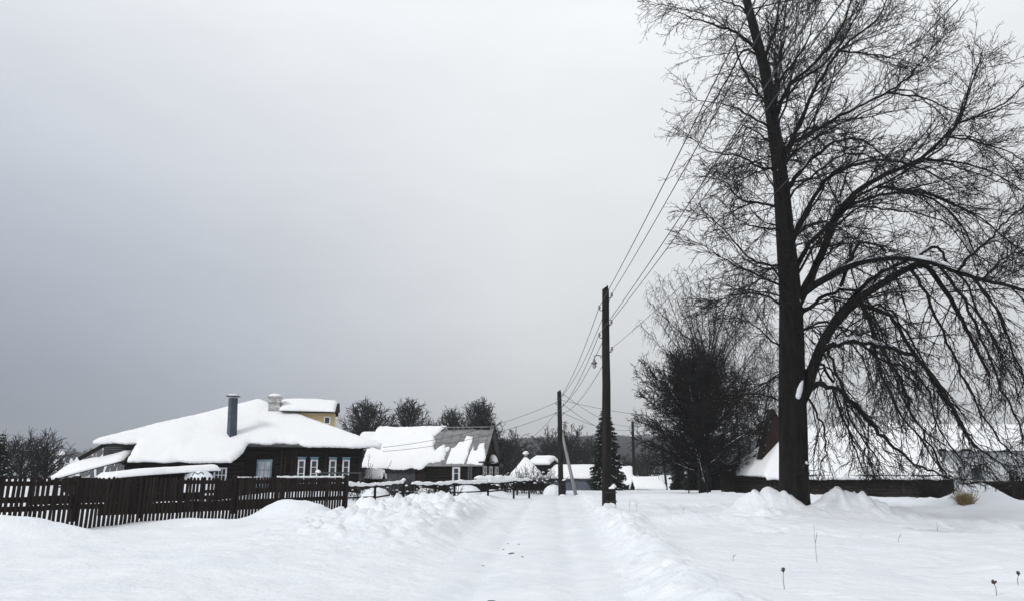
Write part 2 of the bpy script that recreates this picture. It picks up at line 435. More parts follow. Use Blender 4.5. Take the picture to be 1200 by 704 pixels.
def wall_logs(mb, a, b, z0, z1, d=.22, ext=.18):
    a, b = Vector(a), Vector(b); dr = (b-a).normalized()
    n = max(1, round((z1-z0)/d)); d = (z1-z0)/n
    for i in range(n):
        z = z0+d*(i+.5)
        mb.tube([a-dr*ext+Vector((0, 0, z-a.z)), b+dr*ext+Vector((0, 0, z-a.z))], d*.54, 8)

def wall_box(mb, a, b, z0, z1, th=.1):
    a, b = Vector((a[0], a[1], 0)), Vector((b[0], b[1], 0)); dr = (b-a).normalized(); n = Vector((-dr.y, dr.x, 0))
    mb.box((a+b)/2+Vector((0, 0, (z0+z1)/2)), (b-a)/2, n*th/2, Vector((0, 0, (z1-z0)/2)))

def window(parent, c, eu, nrm, w, h, frame_m, pane_m, header=None, mull=1, trans=(.33,), label=None, fw=.09, name='window', sillpart=True):
    """c centre on the wall face, eu along the wall, nrm outward"""
    up = Vector((0, 0, 1)); c = Vector(c)
    f = MB()
    f.box(c-eu*(w/2-fw/2)+nrm*.03, eu*fw/2, nrm*.04, up*h/2)
    f.box(c+eu*(w/2-fw/2)+nrm*.03, eu*fw/2, nrm*.04, up*h/2)
    f.box(c+up*(h/2-fw/2)+nrm*.032, eu*(w/2-fw), nrm*.04, up*fw/2)
    f.box(c-up*(h/2-fw/2)+nrm*.032, eu*(w/2-fw), nrm*.04, up*fw/2)
    for i in range(mull):
        x = -w/2+fw+(w-2*fw)*(i+1)/(mull+1)
        f.box(c+eu*x+nrm*.02, eu*.018, nrm*.028, up*(h/2-fw))
    for t in trans:
        f.box(c+up*(h/2-fw-(h-2*fw)*t)+nrm*.022, eu*(w/2-fw), nrm*.027, up*.02)
    o = f.build(name, frame_m, parent)
    if label: o['label'] = label
    g = MB(); g.box(c+nrm*.012, eu*(w/2-fw*.5), nrm*.012, up*(h/2-fw*.5)); g.build('pane', pane_m, o)
    if header:
        hd = MB()
        hd.box(c+up*(h/2+.07)+nrm*.05, eu*(w/2+.01), nrm*.05, up*.068)
        hd.box(c+up*(h/2+.155)+nrm*.07, eu*(w/2+.06), nrm*.075, up*.016)
        hd.build('window_header', header, o)
    if sillpart:
        s = MB(); s.box(c-up*(h/2+.03)+nrm*.07, eu*(w/2+.05), nrm*.075, up*.028); s.build('sill', frame_m, o)
    return o

# ================================================================ house 1 : log house with yellow dormer
def house_dormer():
    pl = at(281, 540, 46.4); pr = at(421, 540, 48.2)
    fr, L = frame2(pl, pr); eu, ev = fr[1], fr[2]; n = -ev
    E = 3.32; RZ = 6.32; D = 8.0
    root = empty('log_house', fp(fr, L/2, D/2, gz(*fp(fr, L/2, D/2, 0).xy)), 'dark log house with yellow attic dormer and two chimneys', 'house')
    P = lambda u, v, z: fp(fr, u, v, z)
    uL = -7.6
    # walls
    w = MB()
    wall_logs(w, P(0, 0, 0), P(L, 0, 0), -.3, E-.05); wall_logs(w, P(L, 0, 0), P(L, D, 0), -.3, E-.05)
    w.box(P(L/2, D/2, 1.4), eu*(L/2-.05), ev*(D/2-.05), Vector((0, 0, 1.85)))
    w.box(P(L*.5, D*.5, 3.25), eu*(L*.46), ev*(D*.46), Vector((0, 0, .25)))
    w.build('wall', M['log'], root)
    w2 = MB()
    wall_logs(w2, P(-5.9, -1.45, 0), P(.2, -1.45, 0), -.3, 2.3)
    w2.box(P(-2.95, 2.5, 1.0), eu*3.0, ev*3.9, Vector((0, 0, 1.25)))
    w2.box(P(-3.4, 3.4, 2.6), eu*3.4, ev*2.4, Vector((0, 0, .45)))
    w2.build('wing_wall', M['log'], root)
    sl = (RZ-E)/4.5
    def zf(u, v):
        front = E+sl*(v+.55); back = E+sl*(D+.55-v)
        left = E+(u-uL+.35)*.345; right = E+(L+.65-u)*.40
        r = np.minimum(np.minimum(front, back), np.minimum(left, right))
        return np.minimum(np.where(v < -.55, front, r), RZ)
    outline = [(uL-.35, -.55), (-5.7, -.55), (-5.75, -2.1), (-.1, -2.1), (.05, -.55), (L+.65, -.55), (L+.65, D+.55), (uL-.35, D+.55)]
    sheet('roof', outline, fr, zf, .07, M['plank'], root, edge=0, res=.8)
    snow = [(uL-.5, -.62), (-5.72, -.66), (-5.80, -2.25), (-.25, -2.28), (.30, -1.3), (.45, -.62), (3.4, -.56), (3.9, -.80), (L+.2, -.85), (L+1.25, -.75), (L+1.35, .3), (L+.85, 1.5), (L+.8, D+.6), (uL-.5, D+.6)]
    s = sheet('roof_snow', snow, fr, zf, .27, M['roof_snow'], root, edge=.24, res=.22, jit=.06, amp=.09, seed=3, lift=.075, e0=.55, nscale=.5)
    # sagging cornice at the front right corner
    # left gable wing with grey boards and rafter board
    g = MB()
    for i in range(8):
        z = 2.28+i*.135
        g.box(P(-6.68, .12-.006*(i % 2), z), eu*.98, n*.03, Vector((0, 0, .064)))
    g.build('plank_siding', M['grey_plank'], root)
    b = MB(); b.beam(P(-7.62, .06, 3.3), P(-8.9, .0, 2.45), .10, .22); b.build('rafter_board', M['plank'], root)
    zl = lambda u, v: 1.45+(u+10.9)*.30+np.clip(v, -2, 0)*.32
    sheet('side_roof', [(-9.5, -2.4), (-5.9, -2.4), (-5.9, 0), (-7.6, .0), (-9.5, 4)], fr, zl, .05, M['plank'], root, edge=0, res=.8)
    sheet('side_roof_snow', [(-9.7, -2.5), (-6.1, -2.5), (-6.0, -.05), (-7.7, -.05), (-8.8, 4.2), (-9.7, 4.2)], fr, zl, .26, M['roof_snow'], root, edge=.4, res=.3, amp=.12, seed=5, lift=.055)
    sw = MB(); sw.box(P(-7.7, .9, .6), eu*1.6, ev*1.6, Vector((0, 0, .8))); sw.build('side_wall', M['plank'], root)
    # eaves board along the front
    c = MB(); c.box(P(2.0, -.585, E-.02), eu*1.65, n*.03, Vector((0, 0, .075))); c.box(P(L/2+.3, -.52, E-.06), eu*(L/2+.3), n*.025, Vector((0, 0, .05)))
    c.build('eaves_board', M['grey_plank'], root)
    # dormer
    u0, u1 = 2.7, xloc(fr, 390, 50); v0, v1 = 2.4, 5.6; ez = 5.76; rz = 6.38
    d = MB()
    d.box(P((u0+u1)/2, (v0+v1)/2, 4.85), eu*(u1-u0)/2, ev*(v1-v0)/2, Vector((0, 0, .72)))
    nb = 10
    for i in range(nb):
        z = 4.24+i*.135
        d.box(P((u0+u1)/2, v0-.012, z), eu*((u1-u0)/2+.01), n*.018, Vector((0, 0, .060)))
        d.box(P(u1+.012, (v0+v1)/2, z), eu*.018, ev*((v1-v0)/2), Vector((0, 0, .060)))
    d.hexa([P(u1-.06, v0, ez), P(u1+.02, v0, ez), P(u1+.02, v1, ez), P(u1-.06, v1, ez), P(u1-.06, (v0+v1)/2-.05, rz), P(u1+.02, (v0+v1)/2-.05, rz), P(u1+.02, (v0+v1)/2+.05, rz), P(u1-.06, (v0+v1)/2+.05, rz)])
    dm = d.build('dormer', M['yellow'], root); 
    window(dm, P(u1-.50, v0-.03, 5.08), eu, n, .44, .52, M['white'], M['glass'], trans=(), mull=0, fw=.08, sillpart=False, label='small square attic window')
    vm = (v0+v1)/2
    zd = lambda u, v: ez-.05+(rz-ez)*np.clip(1-np.abs(v-vm)/(vm-v0), -.3, 1)
    sheet('dormer_roof', [(u0-.6, v0-.3), (u1+.30, v0-.3), (u1+.30, v1+.3), (u0-.6, v1+.3)], fr, zd, .06, M['plank'], root, edge=0, res=.5)
    sheet('dormer_snow', [(u0-.7, v0-.34), (u1-.02, v0-.40), (u1+.12, vm-.3), (u1+.30, vm+.4), (u1+.22, v1+.3), (u0-.7, v1+.3)], fr, zd, .24, M['roof_snow'], root, edge=.4, res=.22, amp=.12, seed=6, lift=.065)
    # metal flue
    a = at(271.5, 513, 46.2); t = at(273.3, 466, 46.2)
    f = MB(); f.tube([a, t], [.31, .29], 4); fo = f.build('metal_flue', M['metal_pipe'], root)
    cp = MB(); cp.box(at(273.3, 464, 46.2), eu*.38, ev*.38, Vector((0, 0, .03))); cp.build('flue_cap', M['metal_pipe'], fo)
    cs = MB(); cs.blob(at(273.3, 463.4, 46.2), .36, .36, .10, random.Random(2), 10, 6, .05); cs.build('cap_snow', M['roof_snow'], fo, True)
    # brick chimney
    b0 = at(321, 484, 49.5); k = MB()
    k.box(b0+Vector((0, 0, .15)), eu*.36, ev*.36, Vector((0, 0, .55)))
    k.box(b0+Vector((0, 0, .76)), eu*.44, ev*.44, Vector((0, 0, .06)))
    k.box(b0+Vector((0, 0, .93)), eu*.37, ev*.37, Vector((0, 0, .11)))
    k.box(b0+Vector((0, 0, 1.08)), eu*.46, ev*.46, Vector((0, 0, .035)))
    ch = k.build('brick_chimney', M['brick'], root)
    cs = MB(); cs.blob(b0+Vector((.0, 0, 1.11)), .46, .46, .20, random.Random(4), 12, 7, .06); cs.build('chimney_snow', M['roof_snow'], ch, True)
    # facade windows
    for px in (352.8, 367.6, 389.4, 404.9):
        u = xloc(fr, px, 47.7)
        window(root, P(u, -.14, 1.78), eu, n, .44, 1.38, M['white'], M['glass'], header=M['blue'], mull=0, trans=(.30, .62), fw=.085)
    u = xloc(fr, 309.5, 46.8)
    window(root, P(u, -.15, 1.62), eu, n, .90, 1.70, M['blue'], M['curtain'], mull=1, trans=(.35,), fw=.11, name='glazed_door', label='light blue framed glazed door', sillpart=False)
    u = xloc(fr, 262, 45.2)
    window(root, P(u, -1.60, 1.55), eu, n, .72, .85, M['white'], M['glass'], mull=2, trans=(.5,), fw=.08, label='small white barred window of the wing')
    for px in (329, 333.5, 342, 345.5, 381.5):
        u = xloc(fr, px, 47.3); q = MB(); q.box(P(u, -.17, 1.5), eu*.055, n*.05, Vector((0, 0, 1.5))); q.build('wall_post', M['gable'], root)
    q = MB(); q.box(P(L+.05, -.12, 1.5), eu*.10, n*.10, Vector((0, 0, 1.75))); q.build('corner_board', M['plank'], root)
    return fr
def xloc(fr, px, Y):
    """u on a facade for a pixel column (facade close to depth Y)"""
    ray = at(px, 553, 100.)
    # intersect the ray (through camera) with the facade line in plan
    O, eu = fr[0], fr[1]
    # O + eu*u = ray*s
    det = eu.x*(-ray.y)-eu.y*(-ray.x)
    u = ((-O.x)*(-ray.y)-(-O.y)*(-ray.x))/det
    return u
FR1 = house_dormer()

# ================================================================ house 2 : half-bare metal roof
def house_metal_roof():
    pr = at(562, 541, 58.0); pl = at(432, 541, 60.2)
    fr, L = frame2(pl, pr); eu, ev = fr[1], fr[2]; n = -ev; P = lambda u, v, z: fp(fr, u, v, z)
    E = 2.46; W = 5.4; RZ = 5.2; vm = W/2
    root = empty('wooden_house', P(L/2, W/2, gz(*P(L/2, W/2, 0).xy)), 'dark wooden house with grey metal roof half bare of snow', 'house')
    w = MB()
    wall_logs(w, P(.2, 0, 0), P(L, 0, 0), -.3, E-.05); wall_logs(w, P(L, 0, 0), P(L, W, 0), -.3, E-.05)
    w.box(P(L/2, vm, 1.0), eu*(L/2-.05), ev*(vm-.05), Vector((0, 0, 1.35)))
    w.build('wall', M['log'], root)
    g = MB()
    for i in range(17):
        v = .1+(W-.2)*(i+.5)/17; h = (RZ-E-.1)*(1-abs(v-vm)/vm)
        g.box(P(L+.03+.012*(i % 2), v, E+h/2), eu*.03, ev*(W/17*.49), Vector((0, 0, max(.05, h/2))))
    g.build('gable', M['plank'], root)
    sl = (RZ-E)/vm
    zf = lambda u, v: E-.28*sl+sl*np.where(v < vm, v+.28, W+.28-v)
    # left half runs lower, over a lean-to
    sheet('roof', [(L*.5, -.30), (L+.45, -.30), (L+.45, W+.30), (L*.5, W+.30)], fr, zf, .05, M['roof_metal'], root, edge=0, res=.45)
    sheet('lean_to_roof', [(-.45, -.46), (L*.5-.01, -.46), (L*.5-.01, W+.3), (-.45, W+.3)], fr, zf, .05, M['plank'], root, edge=0, res=.45)
    sm = MB()
    for i in range(7):                      # standing seams, ridge to eave
        u = L*.5+.1+(L*.5+.25)*i/6.3
        sm.beam(P(u, -.30, float(zf(u, np.float64(-.3)))+.06), P(u, vm, RZ+.06), .035, .05)
    sm.beam(P(L*.5, vm, RZ+.09), P(L+.45, vm, RZ+.09), .22, .06); sm.beam(P(L*.5, vm*.55, float(zf(0, vm*.55))+.062), P(L+.45, vm*.55, float(zf(0, vm*.55))+.062), .05, .03)
    sm.build('roof_seams', M['roof_metal'], root)
    up = lambda px: xloc(fr, px, 59)
    big = [(-.55, -.52), (4.2, -.58), (4.75, -.56), (5.1, -.15), (6.0, -.10), (6.35, .1), (6.2, .65), (6.45, 1.0), (6.0, .95), (5.95, 1.25), (5.5, 1.05), (5.25, .75), (5.0, 1.2), (5.05, 1.55), (4.65, 1.95), (5.0, 2.2), (5.25, 2.55), (5.6, 2.72), (5.6, 3.0), (5.2, W+.3), (-.55, W+.3)]
    sheet('roof_snow', big, fr, zf, .24, M['roof_snow'], root, edge=.22, res=.18, amp=.10, seed=11, lift=.06, jit=.09, e0=.30, nscale=.8)
    for i, pts in enumerate(([(6.55, -.2), (8.0, -.22), (8.12, .45), (8.05, 1.9), (7.5, 2.0), (7.4, 1.5), (7.0, 1.55), (6.85, 1.15), (6.55, 1.0)],
                             [(8.2, -.2), (9.5, -.22), (9.6, .35), (9.4, .85), (9.15, 1.45), (8.75, 1.4), (8.7, .8), (8.45, .85), (8.3, 1.3), (8.2, .4)])):
        sheet('snow_patch', pts, fr, zf, .10, M['roof_snow'], root, edge=.15, res=.14, amp=.05, seed=20+i, lift=.055, jit=.06, e0=.3)
    # pent roof with snow lump under the gable
    k = MB(); k.box(P(L+.35, vm, E+.02), eu*.36, ev*(vm+.25), Vector((0, 0, .04))); pr_ = k.build('pent_roof', M['plank'], root)
    k = MB(); k.blob(P(L+.4, vm-.2, E+.07), .38, 1.0, .55, random.Random(5), 14, 8, .06); k.build('pent_snow', M['roof_snow'], pr_, True)
    # verge board
    k = MB(); k.beam(P(L+.47, -.3, E-.25), P(L+.47, vm, RZ+.05), .04, .18); k.beam(P(L+.47, W+.3, E-.25), P(L+.47, vm, RZ+.05), .04, .18); k.build('verge_board', M['plank'], root)
    # windows
    window(root, P(up(477.5) if False else up(535.5), -.14, 1.55), eu, n, .62, 1.15, M['white'], M['glass'], mull=0, trans=(.4,), fw=.14, label='white framed window on the long side')
    window(root, P(up(551.5), -.14, 1.5), eu, n, .34, 1.35, M['grey_plank'], M['glass'], mull=0, trans=(.4,), fw=.10, label='narrow grey framed window')
    for v in (.9, 2.6, 4.4):
        window(root, P(L+.14, v, 1.55), ev, eu, .95, 1.25, M['white'], M['glass'], mull=1, trans=(.35,), fw=.16)
    # lean-to wall boards, glazing strip
    k = MB()
    uu0, uu1 = up(447), up(488)
    nb = 18
    for i in range(nb):
        u = uu0+(uu1-uu0)*(i+.5)/nb
        k.box(P(u, -.20-.012*(i % 3), .95), eu*((uu1-uu0)/nb*.47), n*.02, Vector((0, 0, .9)))
    k.build('lean_to_boards', M['grey_plank'], root)
    k = MB(); k.box(P((uu1+.45), -.20, .95), eu*.42, n*.03, Vector((0, 0, .9))); k.build('lean_to_door', M['gable'], root)
    k = MB(); k.box(P(1.8, -.49, 1.90), eu*2.3, n*.03, Vector((0, 0, .06))); k.build('eaves_board', M['plank'], root)
    return fr
FR2 = house_metal_roof()

# ================================================================ generic low snow-roofed buildings
def gable_building(name, label, cat, pxl, pxr, v_eave, v_ridge, Yl, Yr, W, wall_m, t=.35, v_base=None, seed=0, ov=.35, hipr=0, hipl=0, group=None, ridge_pipe=False, wallname='wall', logs=False, board=None, mb_extra=None):
    pl = at(pxl, v_eave, Yl); pr = at(pxr, v_eave, Yr); E = (pl.z+pr.z)/2-.05
    fr, L = frame2(pl, pr); eu, ev = fr[1], fr[2]; P = lambda u, v, z: fp(fr, u, v, z)
    RZ = at((pxl+pxr)/2, v_ridge, (Yl+Yr)/2+W/2).z-t
    g0 = min(gz(*P(0, 0, 0).xy), gz(*P(L, 0, 0).xy))
    root = empty(name, P(L/2, W/2, g0), label, cat, group)
    w = MB()
    if logs: wall_logs(w, P(0, 0, 0), P(L, 0, 0), g0-.4, E); wall_logs(w, P(L, 0, 0), P(L, W, 0), g0-.4, E); wall_logs(w, P(0, 0, 0), P(0, W, 0), g0-.4, E)
    w.box(P(L/2, W/2, (g0-.4+E)/2), eu*(L/2), ev*(W/2), Vector((0, 0, (E-g0+.4)/2)))
    if not hipr or not hipl:
        for u in ([] if hipl else [0.]) + ([] if hipr else [L]):
            w.hexa([P(u-.03, .0, E), P(u+.03, .0, E), P(u+.03, W, E), P(u-.03, W, E), P(u-.03, W/2-.05, RZ), P(u+.03, W/2-.05, RZ), P(u+.03, W/2+.05, RZ), P(u-.03, W/2+.05, RZ)])
    w.build(wallname, wall_m, root)
    sl = (RZ-E)/(W/2)
    def zf(u, v):
        z = E-ov*sl+sl*np.minimum(v+ov, W+ov-v)
        if hipl: z = np.minimum(z, E-ov*sl+(u+ov)*(RZ-E)/hipl)
        if hipr: z = np.minimum(z, E-ov*sl+(L+ov-u)*(RZ-E)/hipr)
        return z
    ol = [(-ov, -ov), (L+ov, -ov), (L+ov, W+ov), (-ov, W+ov)]
    sheet('roof', ol, fr, zf, .06, M['plank'], root, edge=0, res=.7)
    e = .1
    sheet('roof_snow', [(-ov-e, -ov-e), (L+ov+e, -ov-e), (L+ov+e, W+ov+e), (-ov-e, W+ov+e)], fr, zf, t, M['roof_snow'], root, edge=t*.7, res=.33, amp=.12, seed=seed, lift=.065, jit=.08, e0=.5)
    return root, fr, L, E, RZ, P, g0

# house under a pyramid roof
r, fr, L, E, RZ, P, g0 = gable_building('hip_roof_house', 'low house under a pyramid of snow with a snowy knob on its peak', 'house', 601, 632, 556, 529.5, 72, 72, 4.0, M['log'], .35, seed=31, hipl=1.65, hipr=1.65)
k = MB(); k.tube([P(L/2, 2.0, RZ), P(L/2, 2.0, RZ+.35)], .12, 8); c = k.build('vent_pipe', M['brick'], r)
k = MB(); k.blob(P(L/2, 2.0, RZ+.22), .30, .30, .26, random.Random(3), 10, 6, .15); k.build('vent_snow', M['roof_snow'], c, True)
r, fr, L, E, RZ, P, g0 = gable_building('outbuilding', 'small outbuilding with a flat thick snow cap just right of the pyramid roof', 'shed', 625, 641, 543, 533, 79, 78.5, 3.2, M['plank'], .5, seed=33)
# long metal shed
r, fr, L, E, RZ, P, g0 = gable_building('metal_shed', 'long blue-grey metal shed with a snowy roof behind the braced utility pole', 'shed', 643, 697, 559, 543.5, 76, 74, 5.0, M['shed_wall'], .38, seed=35, ov=.25)
k = MB(); k.beam(P(-1.8, 2.5, RZ+.46), P(L+.5, 2.5, RZ+.46), .10, .14); k.build('ridge_board', M['dark_board'], r)
r, fr, L, E, RZ, P, g0 = gable_building('gabled_house', 'small dark house with a plain white roof just right of the spruce', 'house', 716, 742, 565, 545.5, 92, 92, 5.0, M['plank'], .35, seed=37)
r, fr, L, E, RZ, P, g0 = gable_building('low_shed', 'low dark shed with a bright snow roof left of the leaning far pole', 'shed', 748, 775, 571, 557, 84, 84, 3.2, M['dark_board'], .5, seed=39)
r, fr, L, E, RZ, P, g0 = gable_building('far_cottage', 'cottage of which only a white roof corner shows between the two dark houses', 'house', 424, 447, 517, 505, 86, 86, 4.5, M['plank'], .35, seed=41)

# ================================================================ right hand log house with a steep gable
def right_log_house():
    pl = at(903, 556, 50); pm = at(1112, 558, 50.2)
    fr, L = frame2(pl, pm); eu, ev = fr[1], fr[2]; n = -ev; P = lambda u, v, z: fp(fr, u, v, z)
    E = at(900, 556, 50.5).z; D = 8.0; sl = .77; RZ = E+sl*(D/2)
    g0 = -.35
    root = empty('log_farmhouse', P(L/2, D/2, g0), 'long low log building with steep dark gable behind the big tree', 'house')
    w = MB()
    wall_logs(w, P(.15, 0, 0), P(L, 0, 0), g0, E-.02, .20, .22); wall_logs(w, P(.15, 0, 0), P(.15, D, 0), g0, E-.02, .20, .22)
    for u in (4.2, 8.6): wall_logs(w, P(u, -.12, 0), P(u, .12, 0), g0, E-.04, .20, .1)
    w.box(P(L/2, D/2, (g0+E)/2), eu*(L/2-.1), ev*(D/2-.02), Vector((0, 0, (E-g0)/2)))
    w.build('wall', M['log_brown'], root)
    sk = 1.35
    zf = lambda u, v: np.minimum(E+sl*np.minimum(v, D-v), E+(u+.3)*.95)
    sheet('roof', [(-.3, -.35), (L+.3, -.35), (L+.3, D+.35), (-.3, D+.35)], fr, zf, .06, M['plank'], root, edge=0, res=.5)
    sheet('roof_snow', [(-.45, -.5), (L+.4, -.48), (L+.4, D+.4), (-.45, D+.4)], fr, zf, .32, M['roof_snow'], root, edge=.3, res=.24, amp=.16, seed=44, lift=.065, jit=.07, nscale=.5, e0=.5)
    # steep plank gable standing up out of the roof slope
    Yg = fr[0].y+2.6; ap = at(906, 479.5, Yg); uc = ap.x-fr[0].x; zt = ap.z; zb = at(900, 527, Yg).z-.5
    hl, hr = .98, 1.55; nb = 16; vg = 2.6
    g = MB()
    for i in range(nb):
        u = -hl+(hl+hr)*(i+.5)/nb; h = (zt-zb)*(1-(-u/hl if u < 0 else u/hr))
        g.box(P(uc+u, vg-.014*(i % 2), zb+h/2), eu*((hl+hr)/nb*.485), n*.03, Vector((0, 0, max(.03, h/2))))
    g.build('gable', M['gable'], root)
    k = MB()
    for (w_, sg) in ((hl, -1), (hr, 1)):
        k.hexa([P(uc+sg*(w_+.14), vg-.14, zb-.1), P(uc+sg*(w_+.14), vg+.8, zb-.1), P(uc+sg*(w_+.05), vg+.8, zb-.1), P(uc+sg*(w_+.05), vg-.14, zb-.1), P(uc+sg*.07, vg-.14, zt+.06), P(uc+sg*.07, vg+.8, zt+.06), P(uc+sg*.003, vg+.8, zt), P(uc+sg*.003, vg-.14, zt)])
    k.build('gable_roof', M['plank'], root)
    k = MB(); k.box(P(L*.55, -.38, E-.06), eu*(L*.45), n*.03, Vector((0, 0, .07))); k.build('eaves_board', M['grey_plank'], root)
right_log_house()

def pale_house():
    r, fr, L, E, RZ, P, g0 = gable_building('pale_house', 'pale grey house with one small blue framed window behind the snow heap', 'house', 1078, 1300, 525, 497, 61, 64, 8.0, M['pale_wall'], .35, seed=47, ov=.4)
    eu, n = fr[1], -fr[2]
    window(r, P(xloc(fr, 1144, 61), -.02, E-1.85), eu, n, .95, 1.15, M['shed_wall'], M['glass'], mull=0, trans=(), fw=.17)
    k = MB(); k.box(P(L/2, -.44, E-.12), eu*(L/2+.4), n*.03, Vector((0, 0, .09))); k.build('eaves_board', M['plank'], r)
pale_house()

# log stack / dark low fence right of the heap
def log_barrier():
    a = at(1148, 566, 45); b = at(1300, 566, 47); fr, L = frame2(a, b); P = lambda u, v, z: fp(fr, u, v, z)
    root = empty('log_pile', P(L/2, 0, gz(*P(L/2, 0, 0).xy)), 'stack of dark logs under broken snow right of the snow heap', 'log pile')
    rng = random.Random(8); k = MB()
    for i in range(5):
        for j in range(3):
            z = -.05+i*.27+rng.uniform(-.03, .03)
            k.tube([P(rng.uniform(-.3, .3), j*.3, z), P(L*.36, j*.3+rng.uniform(-.08, .08), z+.02), P(L, j*.3, z+rng.uniform(-.04, .04))], .135, 8)
    k.build('logs', M['log'], root)
    s = MB()
    for i in range(16):
        s.blob(P(rng.uniform(0, L), rng.uniform(-.1, .7), 1.17+rng.uniform(-.35, .02)), rng.uniform(.3, .8), .35, rng.uniform(.08, .22), rng, 10, 6, .15)
    s.build('log_snow', M['roof_snow'], root, True)
log_barrier()

# ================================================================ picket fences
def picket_fence(name, label, A, B, zt, spacing, width, step_posts, mat, rails, rng, zt2=None, backing=None, cap=None, nominal=.02):
    d = Vector((B[0]-A[0], B[1]-A[1], 0)); L = d.length; d.normalize(); n = Vector((d.y, -d.x, 0))
    up = Vector((0, 0, 1)); zt2 = zt2 if zt2 is not None else zt
    P = lambda s, z, o=0: Vector((A[0], A[1], 0))+d*s+n*o+up*z
    root = empty(name, P(L/2, gz(*P(L/2, 0).xy)), label, 'fence')
    k = MB(); N = int(L/spacing)
    for i in range(N):
        s = (i+.5)*spacing; top = zt+(zt2-zt)*s/L+rng.gauss(0, nominal); g = gz(*P(s, 0).xy)-.25
        lean = rng.gauss(0, .012)+.035*(s/L); w = width*rng.uniform(.88, 1.06)/2
        b0 = P(s, g, .03); t0 = P(s+lean*(top-g), top-w*.9, .03)
        k.hexa([b0-d*w-n*.011, b0+d*w-n*.011, b0+d*w+n*.011, b0-d*w+n*.011, t0-d*w-n*.011, t0+d*w-n*.011, t0+d*w+n*.011, t0-d*w+n*.011])
        k.hexa([t0-d*w-n*.011, t0+d*w-n*.011, t0+d*w+n*.011, t0-d*w+n*.011, t0+up*w*.9-d*w*.35-n*.011, t0+up*w*.9+d*w*.35-n*.011, t0+up*w*.9+d*w*.35+n*.011, t0+up*w*.9-d*w*.35+n*.011])
    k.build('picket_panel', mat, root)
    for (z0, hgt, s0, s1) in rails:
        k = MB(); s0, s1 = s0*L, s1*L
        ns = max(2, int((s1-s0)/2.6))
        for i in range(ns):
            a = s0+(s1-s0)*i/ns; b = s0+(s1-s0)*(i+1)/ns
            k.beam(P(a, z0+rng.uniform(-.03, .03), -.01), P(b, z0+rng.uniform(-.03, .03), -.01), .035, hgt)
        k.build('rail', mat, root)
    for s in step_posts:
        k = MB(); s *= L; k.box(P(s, zt/2+.1, -.1 if s < L*.99 else .06), d*.075, n*.075, up*(zt/2-.085)); k.build('post', mat, root)
    if cap:
        for (s0, s1, th) in cap:
            k = MB(); q = s0*L; pts = []; rr = []
            while q < s1*L:
                pts.append(P(q, zt+(zt2-zt)*q/L+th*.3+rng.uniform(-.012, .012), .02)); rr.append(th*rng.uniform(.7, 1.25)); q += .17
            k.tube(pts, rr, 7); k.build('snow_cap', M['roof_snow'], root, True)
    return root
rngf = random.Random(21)
Bf = at(405, 575, 33.0); Af = at(0, 585, 22.6); dF = (Bf-Af)
A2 = Af-dF*.35
picket_fence('picket_fence', 'long dark brown wooden picket fence in front of the log house', (A2.x, A2.y), (Bf.x, Bf.y), 1.575, .137, .099, (.02, .13, .26, .38, .50, .70, .82, .9975), M['picket'],
             [(1.36, .14, 0, 1), (.92, .17, 0, .62), (.62, .16, .0, 1), (.44, .22, .42, .9), (1.02, .12, .62, 1), (.80, .14, .3, .7)], rngf, zt2=1.50, cap=[(.80, .998, .040), (.70, .76, .02)], nominal=.016)
Ar = at(1186, 565, 43); Br = at(1300, 565, 42)
picket_fence('picket_fence', 'short dark picket fence at the right edge beside the log stack', (Ar.x, Ar.y), (Br.x, Br.y), 1.45, .16, .10, (.02, .98), M['picket'], [(1.2, .1, 0, 1), (.5, .1, 0, 1)], rngf)

# ================================================================ post and rail fence with snow
def rail_fence(label, pts, zr, rng, post_s, snow_t=.10, thick=.11, group=None, low=True):
    p0 = pts[0]
    root = empty('rail_fence', (p0[0], p0[1], gz(*p0)), label, 'fence', group)
    for i in range(len(pts)-1):
        a = Vector((*pts[i], zr[i])); b = Vector((*pts[i+1], zr[i+1]))
        k = MB(); k.tube([a, (a+b)/2+Vector((0, 0, -.03)), b], thick/2, 7); k.build('rail', M['log'], root)
        if low:
            k = MB(); k.tube([a-Vector((0, 0, .5)), b-Vector((0, 0, .47))], .04, 6); k.build('rail', M['log'], root)
        k = MB(); n = max(6, int((b-a).length/.25)); q = []; rr = []
        for j in range(n+1):
            t = j/n; p = a.lerp(b, t); p.z += thick/2+snow_t*.35-.03*math.sin(math.pi*t); q.append(p+Vector((rng.uniform(-.02, .02), 0, rng.uniform(-.015, .015)))); rr.append(snow_t*rng.uniform(.55, 1.05)*(.4 if j in (0, n) else 1))
        k.tube(q, rr, 8); k.build('rail_snow', M['roof_snow'], root, True)
    for (x, y, z) in post_s:
        k = MB(); g = gz(x, y); k.tube([(x, y, g-.2), (x+rng.uniform(-.02, .02), y, z)], [.07, .06], 7); po = k.build('post', M['log'], root)
        k = MB(); k.blob((x, y, z), .11, .11, .10, rng, 9, 5, .1); k.build('post_snow', M['roof_snow'], po, True)
    return root
def px_pts(lst): return [(at(px, 566, Y).x, at(px, 566, Y).y) for px, Y in lst]
rr = random.Random(5)
pp = px_pts([(406, 33.2), (440, 36), (473, 39)])
zz = [at(406, 569, 33.2).z, at(440, 569.5, 36).z, at(473, 565.5, 39).z]
rail_fence('snow-topped rail fence starting at the end of the brown picket fence', pp, zz, rr, [(pp[1][0], pp[1][1], zz[1]+.1), (pp[2][0], pp[2][1], zz[2]+.15)], .12)
pp = px_pts([(484, 40), (510, 41.5), (533, 43), (572, 46), (602, 49), (620, 51)])
zz = [at(px, v, Y).z for px, v, Y in ((484, 567.5, 40), (510, 568, 41.5), (533, 566, 43), (572, 565.5, 46), (602, 563.5, 49), (620, 562.5, 51))]
